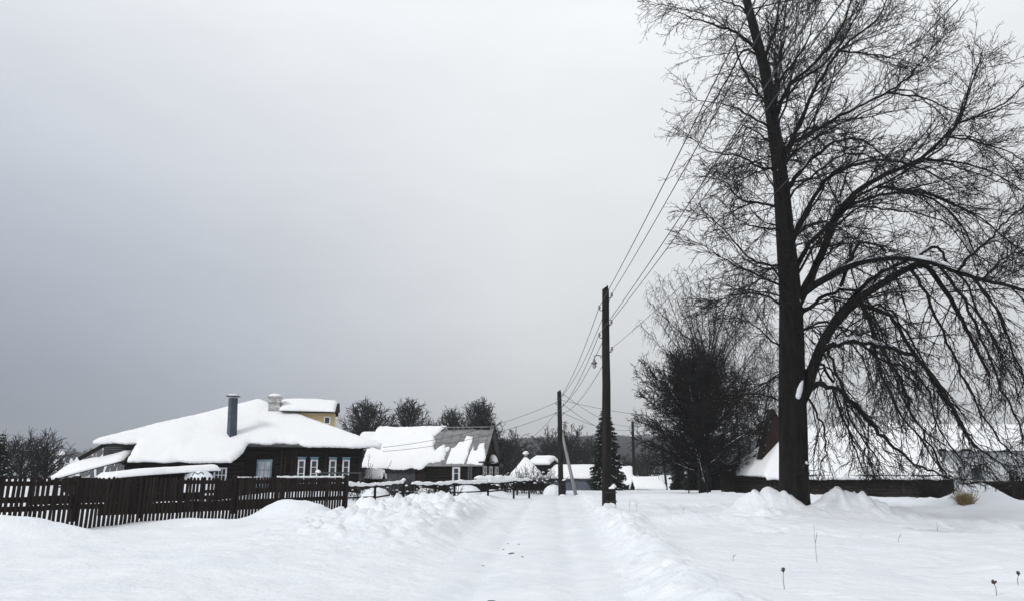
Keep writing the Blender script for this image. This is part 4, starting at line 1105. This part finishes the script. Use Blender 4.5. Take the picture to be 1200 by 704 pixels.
def tree(name, label, loc, H, spread, n_limbs, r0, prm, seed, mat_t=None, mat_c=None, group=None, **kw):
    rng = random.Random(seed); tr, lm, fine = tree_polys(rng, H, spread, n_limbs, r0, prm, **kw)
    root = empty(name, loc, label, 'tree', group)
    off = Vector(loc)
    sh = lambda l: [([(a+off.x, b+off.y, c+off.z) for a, b, c in p], r) for p, r in l]
    tube_obj('trunk', sh(tr+lm), 7, mat_t or M['bark'], root)
    tube_obj('crown', sh([x for l in fine.values() for x in l]), 3, mat_c or M['twig_far'], root)
    return root, tr, lm
def copy_tree_of(root, loc, label, scale=1, rz=0, group=None):
    c = root.copy(); COL.objects.link(c); c.location = loc; c.rotation_euler.z = rz; c.scale = (scale,)*3 if not hasattr(scale, '__len__') else scale
    c['label'] = label
    if group: c['group'] = group
    for ch in root.children:
        d = ch.copy(); COL.objects.link(d); d.parent = c; d.matrix_parent_inverse = ch.matrix_parent_inverse.copy()
    return c
def gloc(px, Y, v=553):
    p = at(px, v, Y); return Vector((p.x, Y, gz(p.x, Y)))

# birch with hanging twigs behind the dark tree
pxm = 58/740.
Hb = at(822, 318, 62).z-gloc(822, 62).z
def fan_birch():
    rng = random.Random(5); Y = 62.; l = gloc(830, Y); q = Y/740.
    root = empty('birch_tree', l, 'tall birch with fine hanging twigs rising behind the dark thicket tree', 'tree')
    limbs = []; fine = {}
    tops = [(750, 380), (757, 352), (764, 338), (771, 322), (783, 328), (793, 318), (806, 326), (818, 318), (832, 326), (846, 322), (860, 330), (874, 332), (888, 342), (900, 356), (905, 385), (768, 372), (800, 350), (840, 352), (872, 362), (752, 420), (905, 425)]
    for i, (tx, tv) in enumerate(tops):
        dy = rng.uniform(-3.2, 3.2); s0 = 470+rng.uniform(-50, 30); bx = 829+(tx-829)*.05
        mx = 829+(tx-829)*.52; my = tv+(s0-tv)*.42
        pts = [at(829.5, 575, Y)+Vector((rng.uniform(-.15, .15), rng.uniform(-.1, .1), -.3)), at(bx, s0, Y+dy*.1), at(mx, my, Y+dy*.6), at(tx, tv, Y+dy)]
        pth = smooth_path(pts, 18)
        for k in range(3, 19): pth[k] = pth[k]+rv(rng)*.09
        rad = [max(.012, .11*(1-.93*(k/18)**.7)) for k in range(19)]
        limbs.append(([tuple(v) for v in pth], rad))
        prm = [(4.2*q, 8*q, 24*q, 5, .15, .55, .02, .0, .22*q), (1.9*q, 5*q, 17*q, 5, .10, 1.0, -.62, .10, .165*q)]
        spawn(rng, pth[6:], .05, .016, 0, prm, fine, .15)
        spawn(rng, pth[9:], .03, .014, 1, prm, fine, .0)
    tube_obj('trunk', limbs, 7, M['bark'], root)
    tube_obj('crown', [x for v in fine.values() for x in v], 3, M['birch_twig'], root)
fan_birch(); pxm = 62/740.
l = gloc(872, 62)
tree('birch_tree', 'shorter birch with hanging twigs half hidden by the big trunk', l, Hb*.72, 3.6, 20, .2, scaled_prm(62/740., 'weep'), 9, mat_c=M['birch_twig'], shape='oval', clear=.30, elev=(.75, 1.2), trop=.0, stems=2)
# dense dark tree in front of it
l = gloc(824, 56); pxm = 56/740.
Hd = at(820, 424, 56).z-l.z
root, tr, lm = tree('thicket_tree', 'dense dark bushy tree with many snow-streaked stems left of the log building', l, Hd*.86, 5.1, 128, .30, scaled_prm(pxm, 'dense'), 15, mat_c=M['twig'], shape='round', clear=.20, elev=(.12, 1.2), trop=.04, stems=4)
rs = random.Random(3); sn = []
for p, r in rs.sample(lm, 40):
    k = rs.randint(1, 3); e = min(len(p), k+4)
    q = [(a+l.x, b+l.y-.02, c+l.z+r[k]*.8+.01) for a, b, c in p[k:e]]
    if len(q) == 4: sn.append((q, [.008, .024, .022, .006]))
for p, r in tr:
    q = [(a+l.x-r[2]*.5, b+l.y-r[2]*.7, c+l.z) for a, b, c in p[1:5]]; sn.append((q, [.008, .022, .03, .008]))
tube_obj('branch_snow', sn, 6, M['twig_snow'], root)['kind'] = 'stuff'
l = gloc(878, 62)
tree('thicket_tree', 'dark twiggy tree squeezed between the thicket and the steep gable', l, Hd*.80, 3.0, 36, .2, scaled_prm(57/740., 'mid'), 18, mat_c=M['twig'], shape='wide', clear=.42, elev=(.1, 1.1), stems=3)

# trees standing behind the metal-roofed house, far left group, and between the houses
q = 105/740.; pA = [(3.4*q, 6*q, 15*q, 4, .2, .8, .03, .15, .26*q), (2.4*q, 3*q, 8*q, 3, .25, .8, .02, .08, .22*q), (1.9*q, 2*q, 4*q, 2, .25, .8, .0, .1, .19*q)]
G1 = 'leafless round trees behind the metal-roofed house'
def hgt(px, v, Y): return at(px, v, Y).z-gz(at(px, v, Y).x, Y)
t1, _, _ = tree('bare_tree', 'wide round leafless tree above the left end of the metal-roofed house', gloc(439, 105), hgt(439, 484, 105), 4.6, 84, .3, pA, 31, group=G1, clear=.25, elev=(.2, 1.1), shape='round')
t2, _, _ = tree('bare_tree', 'compact dark leafless tree above the middle of the snowy ridge', gloc(481, 108), hgt(481, 481, 108), 4.1, 84, .3, pA, 32, group=G1, clear=.25, elev=(.2, 1.1), shape='round')
t3, _, _ = tree('bare_tree', 'tallest leafless tree behind the bare metal part of the roof', gloc(548, 110), hgt(548, 477, 110), 4.6, 92, .3, pA, 33, group=G1, clear=.25, elev=(.35, 1.2), shape='round', stems=2)
copy_tree_of(t2, gloc(506, 118), 'small dark leafless tree above the edge of the bare metal', .84, 2.0)
copy_tree_of(t1, gloc(527, 115), 'narrow leafless tree left of the tallest one above the metal', (.6, .6, 1.0), 1.0)
copy_tree_of(t3, gloc(575, 112), 'leafless tree falling away behind the dark gable edge', (.75, .75, .82), 2.5)
copy_tree_of(t1, gloc(421, 112), 'thin leafless tree peeping above the dormer house snow cornice', (.55, .55, .86), 4)
copy_tree_of(t2, gloc(590, 106), 'low leafless tree right of the dark gable', (.9, .9, .56), .5)
G2 = 'dark trees on the plain behind the far shed roofs'
t4, _, _ = tree('bare_tree', 'round dark tree behind the pyramid-roofed house', gloc(604, 125), hgt(604, 524, 125), 2.6, 34, .25, scaled_prm(125/740., 'dense'), 41, group=G2, clear=.1, elev=(.1, 1.0), shape='round')
copy_tree_of(t4, gloc(648, 128), 'dark round tree left of the braced pole above the shed', 1.05, 1)
copy_tree_of(t4, gloc(671, 130), 'dark wide tree between the braced pole and the spruce', (1.25, 1.25, 1.12), 2)
copy_tree_of(t4, gloc(690, 132), 'dark low tree just left of the spruce', .95, 3)
copy_tree_of(t4, gloc(757, 135), 'grey low tree behind the bright shed roof', (.9, .9, .75), 4)
copy_tree_of(t4, gloc(737, 140), 'grey low tree behind the straight thin pole', (1, 1, .65), 5)
G3 = 'dark leafless trees behind the left end of the picket fence'
pB = scaled_prm(68/740., 'mid')
t5, _, _ = tree('bare_tree', 'round leafless tree, rightmost above the left part of the picket fence', gloc(56, 66), hgt(56, 523, 66), 1.8, 34, .28, pB, 51, group=G3, clear=.12, elev=(.15, 1.15), shape='round')
t6, _, _ = tree('bare_tree', 'broad dark leafless tree second from the left edge above the fence', gloc(27, 68), hgt(27, 526, 68), 2.5, 34, .28, pB, 52, group=G3, clear=.12, elev=(.15, 1.15), shape='round', stems=2)
copy_tree_of(t5, gloc(44, 72), 'leafless tree filling the gap between the two dark round crowns', (.8, .8, .78), 2)
copy_tree_of(t6, gloc(2, 63), 'dark leafless tree cut by the left edge of the picture', (.8, .8, .88), 3)
copy_tree_of(t5, gloc(86, 84), 'low dark bushy tree beside the wing roof at the left', (.5, .5, .30), 1)

# ---- conifers
def conifer(label, px, v0, v1, Y, wpx, seed, snow=True, name='spruce_tree', dens=1.0, group=None):
    rng = random.Random(seed); loc = gloc(px, Y); H = at(px, v1, Y).z-loc.z; q = Y/740.; W = wpx*q*1.15*.87
    root = empty(name, loc, label, 'tree', group)
    k = MB(); k.tube([loc-Vector((0, 0, .3)), loc+Vector((0, 0, H*.98))], [.05*W+.1, .02], 7); k.build('trunk', M['bark'], root, True)
    V = []; Fc = []; SV = []; SF = []
    def tri(Vl, Fl, a, b, c): n = len(Vl); Vl += [tuple(a), tuple(b), tuple(c)]; Fl.append((n, n+1, n+2))
    nl = int(H/(.20 if Y < 90 else .4))
    for i in range(nl):
        t = (i+.3)/nl; z = H*(.03+.97*t); R_ = W*(1-t)**.62*rng.uniform(.84, 1.1)+.12
        nb = max(6, int(13*dens*(1-t*.5)))
        for j in range(nb):
            az = 6.28*j/nb+rng.random()*.6; L = R_*rng.uniform(.72, 1.12)
            dr = Vector((math.cos(az), math.sin(az), 0)); sd = Vector((-dr.y, dr.x, 0))
            p0 = loc+Vector((0, 0, z)); drop = L*rng.uniform(.30, .55)
            m = max(3, int(L/(1.5*q)))
            for s in range(m):
                f = (s+.5)/m; c = p0+dr*L*f+Vector((0, 0, -drop*f**1.2+.12*L*f*f))
                w = (.34+.30*(1-f))*min(1.0, L)*.78
                for sg in (-1, 1):
                    tip = c+sd*sg*w*rng.uniform(.7, 1.3)+dr*w*rng.uniform(.2, .8)+Vector((0, 0, -w*rng.uniform(.3, 1.0)))
                    tri(V, Fc, c+dr*L/m*.6, c-dr*L/m*.6+Vector((0, 0, -.05)), tip)
                tri(V, Fc, c-dr*L/m*.7, c+dr*L/m*.9+Vector((0, 0, -.04)), c+Vector((0, 0, -w*rng.uniform(.6, 1.2))))
                if snow and rng.random() < .20 and f > .2:
                    e = c+Vector((0, 0, .05)); a1 = e+dr*L/m*.8+Vector((0, 0, -.05)); b1 = e-dr*L/m*.5
                    tri(SV, SF, b1, e+sd*w*.5-Vector((0, 0, w*.25)), a1); tri(SV, SF, b1, a1, e-sd*w*.5-Vector((0, 0, w*.25)))
    k = MB(); k.v = V; k.f = Fc; k.build('crown', M['needle'], root)
    if SF: k = MB(); k.v = SV; k.f = SF; k.build('branch_snow', M['twig_snow'], root)['kind'] = 'stuff'
    return root
conifer('tall narrow snow-dusted spruce standing behind the nearest pole', 711, 575, 473, 73, 17.5, 61)
G4 = 'small dark conifers under the thicket tree'
conifer('small dark conifer left of the thicket stems', 795, 572, 532, 86, 9, 62, False, 'conifer_tree', group=G4)
conifer('small dark conifer right beside the leaning far pole', 770, 572, 546, 96, 7, 63, False, 'conifer_tree', group=G4)
conifer('darkest small conifer close against the thicket stems', 812, 573, 528, 74, 11, 64, False, 'conifer_tree', group=G4)
conifer('small conifer behind the thicket stems near the board gate', 836, 573, 530, 78, 13, 65, False, 'conifer_tree', group=G4)
conifer('dark conifer cut by the left picture edge', -4, 572, 506, 58, 14, 66, True, 'conifer_tree', group='conifers by the left fence')

# ---- bushes
def bush(name, label, loc, H, Wd, n, seed, mat, px, snow=0, cat='bush', group=None):
    rng = random.Random(seed); root = empty(name, loc, label, cat, group); pol = []; sn = []
    for i in range(n):
        p = Vector(loc)+Vector((rng.uniform(-.35, .35)*Wd, rng.uniform(-.3, .3)*Wd, -.1)); az = rng.uniform(0, 6.28); e = rng.uniform(.75, 1.45)
        d = Vector((math.cos(az)*math.cos(e), math.sin(az)*math.cos(e), math.sin(e)))
        q = grow_path(rng, p, d, H*rng.uniform(.6, 1.15), 5, .16, Vector((0, 0, .0)))
        pol.append(([tuple(v) for v in q], [px*.28*(1-.55*j/5) for j in range(6)]))
        o = {}; spawn(rng, q, px*.2, px*.12, 0, [(3.5*px, 3*px, 9*px, 3, .25, .7, .02, .2, .15*px)], o, .1)
        for l_ in o.values(): pol += l_
        if snow and rng.random() < snow: sn.append((q[2:5][-1], rng.uniform(.8, 2.0)*px))
    tube_obj('stems', pol, 3, mat, root)
    if sn:
        k = MB()
        for p, r in sn: k.blob(p, r, r, r*.7, rng, 7, 5, .2)
        k.build('clinging_snow', M['twig_snow'], root, True)['kind'] = 'stuff'
bush('snowy_bush', 'snow-laden bush before the pyramid-roofed house', gloc(620, 62), 2.3, 2.2, 44, 71, M['twig'], 62/740., .9)
bush('snowy_bush', 'thick snow-laden bush just left of the braced pole', gloc(638, 60), 2.2, 1.8, 40, 72, M['twig'], 60/740., .9)
bush('snowy_bush', 'snowy low bush left of the pyramid-roofed house', gloc(597, 66), 1.9, 1.8, 30, 73, M['twig'], 66/740., .5)
bush('bare_shrub', 'bare thin shrub before the lean-to at the dormer house corner', gloc(433, 50), 2.7, 1.6, 7, 74, M['twig'], 50/740.)
bush('bare_shrub', 'dark shrub tangle under the first snowy rail', gloc(420, 38.5), 1.05, 2.0, 46, 75, M['twig'], 38/740., .25)
bush('bare_shrub', 'dark shrub tangle below the second snowy rail by the lean-to', gloc(470, 44), 1.15, 2.6, 60, 76, M['twig'], 44/740., .2)
bush('bare_shrub', 'dark shrub tangle beneath the white framed window', gloc(520, 49), 1.1, 3.4, 60, 77, M['twig'], 49/740., .2)
bush('bare_shrub', 'dark shrub tangle beneath the thick snowy rail', gloc(585, 58), 1.2, 3.0, 60, 78, M['twig'], 58/740., .3)
bush('straw_bush', 'pale dry straw clump at the foot of the snow heap', gloc(1126, 36.9), .66, .80, 150, 79, M['straw'], 37/740.)
bush('snowy_bush', 'twiggy snow-dusted shrub at the right edge before the pale house', gloc(1186, 52), 3.6, 2.2, 46, 80, M['twig'], 52/740., .7)
bush('bare_shrub', 'dark heap of brush at the right end of the log wall', gloc(1088, 46), 1.35, 1.9, 120, 81, M['twig'], 46/740.)

# snow-covered low mounds by house 2 (covered garden things)
def covered(label, px, Y, rx, rz, seed, name='snow_mound'):
    l_ = gloc(px, Y); k = MB(); k.blob((0, 0, 0), rx, rx*.7, rz, random.Random(seed), 18, 10, .07)
    o = k.build(name, M['snow'], None, True); o.location = l_
    tag(o, label, 'snow mound')
covered('rounded snow mound below the white framed window, beside the rail', 545, 52, 1.25, .75, 1)
covered('pointed snow mound behind the first rail', 441, 38.2, .8, .75, 2)
covered('smaller snow mound against the lean-to boards', 500, 51, 1.0, .6, 3)
covered('upright snow mound at the left foot of the braced pole', 648, 59, .8, .75, 4)
# white tarpaulin-like snowed cold frame by house 1 corner
r, fr, L, E, RZ, P, g0 = gable_building('garden_hut', 'tiny hut with a tilted snow roof at the corner of the dormer house', 'hut', 430, 445, 559, 549.5, 52, 52, 1.6, M['plank'], .2, seed=61, ov=.1)

# board gate / small stakes under the thicket
def gate():
    l_ = gloc(854, 55); root = empty('board_gate', l_, 'dark narrow board gate between two posts left of the log building', 'gate'); rng = random.Random(6)
    x0, x1 = at(846, 553, 55).x, at(861, 553, 55).x; k = MB()
    for i in range(7):
        x = x0+(x1-x0)*(i+.5)/7; k.box((x, 55, l_.z+.75), (.065, 0, 0), (0, .015, 0), (0, 0, .85+rng.uniform(-.04, .04)))
    k.build('boards', M['plank'], root)
    for x in (x0-.05, x1+.05):
        k = MB(); k.tube([(x, 55.1, l_.z-.2), (x, 55.1, l_.z+2.1)], .06, 7); k.build('post', M['plank'], root)
    k = MB(); k.beam((x0, 55.08, l_.z+1.95), (x1, 55.08, l_.z+1.95), .06, .08); k.build('crossbeam', M['plank'], root)
gate()
for px, Y, h_, lb in ((806, 56, 1.9, 'thin leaning stake, leftmost of three under the thicket'), (818, 52, 2.0, 'thin stake in the middle of three under the thicket'), (828, 50, 1.7, 'thin stake nearest the thicket stems')):
    l_ = gloc(px, Y); k = MB(); k.tube([(0, 0, -.3), (.05, 0, h_)], [.05, .04], 6); o = k.build('stake', M['plank']); o.location = l_; tag(o, lb, 'stake', 'stakes under the thicket tree')

# ---- weeds in the foreground
def weed(px, v, Y, h_, head, label, lean=.0):
    l_ = gloc(px, Y); root = empty('dry_weed', l_, label, 'weed', 'dead weed stalks poking out of the snow'); rng = random.Random(int(px))
    k = MB(); top = l_+Vector((lean, 0, h_)); q = [l_-Vector((0, 0, .1)), l_.lerp(top, .5)+Vector((rng.uniform(-.02, .02), 0, 0)), top]
    k.tube(q, [.005, .004, .003] if head else [.0038, .003, .002], 5)
    if not head: k.tube([q[1], q[1]+Vector((.05, 0, h_*.3))], .004, 4)
    k.build('stalk', M['weed'], root)
    if head:
        k = MB()
        for i in range(16):
            a = rng.uniform(0, 6.28); rr__ = rng.uniform(.01, head); c = top+Vector((math.cos(a)*rr__, math.sin(a)*rr__, rng.uniform(-.01, .03)))
            k.tube([top-Vector((0, 0, .03)), c], .003, 3); k.blob(c, .011, .011, .010, rng, 6, 4, .2, flat=False)
        k.build('seed_head', M['weed'], root)
weed(909, 690, 10.6, .24, .027, 'dead umbel weed nearest below the big trunk')
weed(1147, 688, 10.6, .17, .027, 'dead umbel weed, left one of the pair at the lower right')
weed(1173, 680, 11.4, .15, .02, 'short hooked dead weed between the two lower right umbels', .04)
weed(1197, 692, 10.6, .10, .03, 'dead umbel weed cut by the right picture edge')
weed(948, 668, 13.5, .62, 0, 'tall hair-thin dead stalk under the trunk heap')
weed(853, 660, 13.8, .13, 0, 'tiny dead stalk on the ploughed ridge')
weed(1090, 608, 22, .55, 0, 'thin stalk standing in the ploughed side track')
weed(1042, 628, 17.5, .22, 0, 'small bent stalk right of the trunk heap', .12)
weed(800, 600, 27, .42, 0, 'stalk leaning in the field between pole and trunk', -.1)
weed(735, 600, 28.5, .55, 0, 'stalk close to the right of the nearest pole', .08)
weed(745, 598, 28.7, .5, 0, 'forked stalk second right of the nearest pole', -.05)
# hanging broken twigs near the log wall end are part of the crown; a few frozen clods on the road
rngc = random.Random(13)
k = MB()
for (px, v, r_) in ((600, 647, .05), (577, 702, .045), (566, 659, .02), (590, 640, .02), (608, 636, .018), (596, 632, .018), (612, 652, .02)):
    d_ = (v-352)/F; an = math.atan(d_)-PITCH; Yc = (CAMZ-.02)/math.tan(an); x_ = at(px, v, Yc).x
    k.blob((x_, Yc, gz(x_, Yc)+.004), r_*1.6, r_, r_*.5, rngc, 8, 5, .3)
o = k.build('road_grit', M['grit']); tag(o, 'scattered dark crumbs on the packed snow of the road', 'grit', kind='stuff')

# ================================================================ far hillside: forest mass and town houses
def forest():
    rng = np.random.RandomState(4); V = []; Fc = []
    def addtrees(n, xr, yr, dens):
        x = rng.uniform(*xr, n); y = rng.uniform(*yr, n); m = dens(x, y) > rng.rand(n); x, y = x[m], y[m]
        z = ground(x, y); return x, y, z
    sets = [addtrees(9000, (-60, 260), (430, 860), lambda x, y: np.ones(len(x))),
            addtrees(3500, (-560, -60), (420, 860), lambda x, y: .20+.75*ss(.0, .28, fbm(x*.013, y*.013, 3, 3)+.05)+.8*ss(760, 800, y)),
            addtrees(1500, (260, 700), (560, 860), lambda x, y: np.ones(len(x))*.8)]
    x = np.concatenate([s[0] for s in sets]); y = np.concatenate([s[1] for s in sets]); z = np.concatenate([s[2] for s in sets])
    for i in range(len(x)):
        H = rng.uniform(5, 9.5); con = rng.rand() < .4; w = H*(.17 if con else .27)
        b = len(V); a0 = rng.rand()*6.28
        if con:
            for k in range(4):
                a = a0+k*1.571; V.append((x[i]+w*math.cos(a), y[i]+w*math.sin(a), z[i]))
            V.append((x[i], y[i], z[i]+H))
            for k in range(4): Fc.append((b+k, b+(k+1) % 4, b+4))
        else:
            for k in range(6):
                a = a0+k*1.047; r_ = w*rng.uniform(.6, 1.1); V.append((x[i]+r_*.5*math.cos(a), y[i]+r_*.5*math.sin(a), z[i])); V.append((x[i]+r_*math.cos(a), y[i]+r_*math.sin(a), z[i]+H*rng.uniform(.5, .7))); V.append((x[i]+r_*.55*math.cos(a+.5), y[i]+r_*.55*math.sin(a+.5), z[i]+H*rng.uniform(.8, 1.05)))
            for k in range(6):
                n_ = (k+1) % 6; Fc.append((b+3*k, b+3*n_, b+3*n_+1, b+3*k+1)); Fc.append((b+3*k+1, b+3*n_+1, b+3*k+2))
    k = MB(); k.v = V; k.f = Fc; o = k.build('forest', M['forest']); tag(o, 'leafless forest covering the far hillside', 'forest', kind='stuff')
forest()
def town():
    rng = random.Random(12)
    spots = [(84, 527.5, 9), (103, 525.5, 7), (112, 529, 9), (135, 527, 9), (122, 538, 8), (128, 537.5, 7), (96, 546, 8), (92, 541, 6), (104, 534, 7), (117, 533, 5), (16, 536, 9), (8, 531, 7), (146, 531, 8), (141, 541, 8), (72, 533, 6), (99, 552, 7), (246, 0, 0), (612, 523, 4), (643, 522, 4)]
    for (px, v, w) in spots:
        if not w: continue
        # find the hillside point seen at this pixel
        best = None
        for Y in range(340, 860, 4):
            p = at(px, v, Y)
            if gz(p.x, Y) >= p.z-3.0: best = Y; break
        if best is None: best = 700
        p = at(px, v, best); g = gz(p.x, best); wd = w*best/740*.62; D = 7.; a = rng.uniform(-.25, .25)
        root = empty('hillside_house', (p.x, best, g), 'tiny snow-roofed house far away on the opposite hillside', 'house', 'tiny houses on the far hillside')
        eu = Vector((math.cos(a), math.sin(a), 0)); ev = Vector((-eu.y, eu.x, 0)); c = Vector((p.x, best, 0)); E = g+3.2; RZ = g+6.4
        k = MB(); k.box(c+Vector((0, 0, g+1.2)), eu*wd/2, ev*D/2, Vector((0, 0, 2.0))); k.build('wall', M['far_wall'], root)
        k = MB(); q = lambda u, v_, z: c+eu*u+ev*v_+Vector((0, 0, z)); h = wd/2+.4
        k.hexa([q(-h, -D/2-.4, E-.2), q(h, -D/2-.4, E-.2), q(h, D/2+.4, E-.2), q(-h, D/2+.4, E-.2), q(-h, -.1, RZ), q(h, -.1, RZ), q(h, .1, RZ), q(-h, .1, RZ)]); k.build('roof', M['roof_snow'], root)
town()

# ================================================================ haze
def haze():
    k = MB(); k.box((0, 430, 24), (900, 0, 0), (0, 500, 0), (0, 0, 33)); m = bpy.data.materials.new('haze_air'); m.use_nodes = True; nt = m.node_tree; nt.nodes.clear()
    out = nt.nodes.new('ShaderNodeOutputMaterial'); v = nt.nodes.new('ShaderNodeVolumePrincipled')
    v.inputs['Color'].default_value = (.90, .92, .96, 1); v.inputs['Density'].default_value = .00055; v.inputs['Anisotropy'].default_value = .2
    nt.links.new(v.outputs['Volume'], out.inputs['Volume'])
    o = k.build('haze', m); tag(o, 'thin winter haze over the village', 'haze', kind='stuff')
haze()

# ================================================================ sky and sun
SUN_EL, SUN_AZ = R(36), R(-132)      # azimuth clockwise from +Y : high behind the camera, to the left
w = bpy.data.worlds.new('World'); sc.world = w; w.use_nodes = True; nt = w.node_tree; nt.nodes.clear()
N = nt.nodes.new; Lk = nt.links.new
out = N('ShaderNodeOutputWorld')
sky = N('ShaderNodeTexSky'); sky.sky_type = 'NISHITA'; sky.sun_disc = False; sky.sun_elevation = SUN_EL; sky.sun_rotation = SUN_AZ
b1 = N('ShaderNodeBackground'); b1.inputs['Strength'].default_value = .06; Lk(sky.outputs['Color'], b1.inputs['Color'])
tc = N('ShaderNodeTexCoord'); sx = N('ShaderNodeSeparateXYZ'); Lk(tc.outputs['Generated'], sx.inputs['Vector'])
def mth(op, a, b=None, clamp=False):
    n = N('ShaderNodeMath'); n.operation = op; n.use_clamp = clamp
    for i, v in enumerate((a, b)):
        if v is None: continue
        if isinstance(v, (int, float)): n.inputs[i].default_value = v
        else: Lk(v, n.inputs[i])
    return n.outputs[0]
zc = mth('MAXIMUM', sx.outputs['Z'], 0.0)
base = mth('SUBTRACT', mth('ADD', mth('MULTIPLY', zc, .56), .625), mth('MULTIPLY', mth('MAXIMUM', mth('SUBTRACT', zc, .56), 0.0), 1.45))
low = mth('SUBTRACT', 1.0, mth('MULTIPLY', mth('SUBTRACT', 1.0, mth('DIVIDE', zc, .16), True), .08))       # greyer towards the horizon
left = mth('MAXIMUM', mth('ADD', mth('MULTIPLY', sx.outputs['X'], -1.0), .02), 0.0)
left = mth('MINIMUM', left, .62)
dark = mth('MULTIPLY', left, mth('SUBTRACT', 1.0, mth('DIVIDE', zc, .64), True))
dk = mth('SUBTRACT', 1.0, mth('MULTIPLY', dark, .96))
nz = N('ShaderNodeTexNoise'); nz.inputs['Scale'].default_value = 2.2; nz.inputs['Detail'].default_value = 5; nz.inputs['Roughness'].default_value = .55
mp = N('ShaderNodeMapping'); mp.inputs['Scale'].default_value = (1, 1, 3.2); Lk(tc.outputs['Generated'], mp.inputs['Vector']); Lk(mp.outputs['Vector'], nz.inputs['Vector'])
nn = mth('ADD', mth('MULTIPLY', mth('SUBTRACT', nz.outputs['Fac'], .5), .22), 1.0)
Lm = mth('MULTIPLY', mth('MULTIPLY', mth('MULTIPLY', base, low), dk), nn)
mixc = N('ShaderNodeMix'); mixc.data_type = 'RGBA'; mixc.inputs['A'].default_value = (.98, 1.0, 1.022, 1); mixc.inputs['B'].default_value = (.87, .97, 1.16, 1)
Lk(mth('MULTIPLY', dark, 2.0, True), mixc.inputs['Factor'])
vm_ = N('ShaderNodeVectorMath'); vm_.operation = 'SCALE'; Lk(mixc.outputs['Result'], vm_.inputs[0]); Lk(Lm, vm_.inputs['Scale'])
b2 = N('ShaderNodeBackground'); Lk(vm_.outputs[0], b2.inputs['Color']); b2.inputs['Strength'].default_value = 1.0
mx = N('ShaderNodeMixShader'); mx.inputs[0].default_value = .94; Lk(b1.outputs[0], mx.inputs[1]); Lk(b2.outputs[0], mx.inputs[2]); Lk(mx.outputs[0], out.inputs['Surface'])

sl = bpy.data.lights.new('Sun', 'SUN'); sl.energy = 1.5; sl.angle = R(12); sl.color = (1, .985, .96)
so = bpy.data.objects.new('Sun', sl); COL.objects.link(so)
sd = Vector((math.sin(SUN_AZ)*math.cos(SUN_EL), math.cos(SUN_AZ)*math.cos(SUN_EL), math.sin(SUN_EL)))
so.rotation_euler = sd.to_track_quat('Z', 'Y').to_euler(); so.location = (0, 0, 60)

cam = bpy.data.cameras.new('Camera'); co = bpy.data.objects.new('Camera', cam); COL.objects.link(co)
co.location = (0, 0, CAMZ); co.rotation_euler = (math.pi/2+PITCH, 0, 0)
cam.sensor_width = 36; cam.lens = F/1200*36; cam.clip_end = 6000; cam.clip_start = .1
sc.camera = co
sc.view_settings.view_transform = 'Standard'; sc.view_settings.look = 'None'; sc.view_settings.exposure = .10; sc.view_settings.gamma = 1
sc.view_settings.use_curve_mapping = False
sc.render.engine = 'CYCLES'; sc.cycles.use_denoising = True
sc.cycles.max_bounces = 6; sc.cycles.diffuse_bounces = 3; sc.cycles.volume_bounces = 0; sc.cycles.transparent_max_bounces = 4
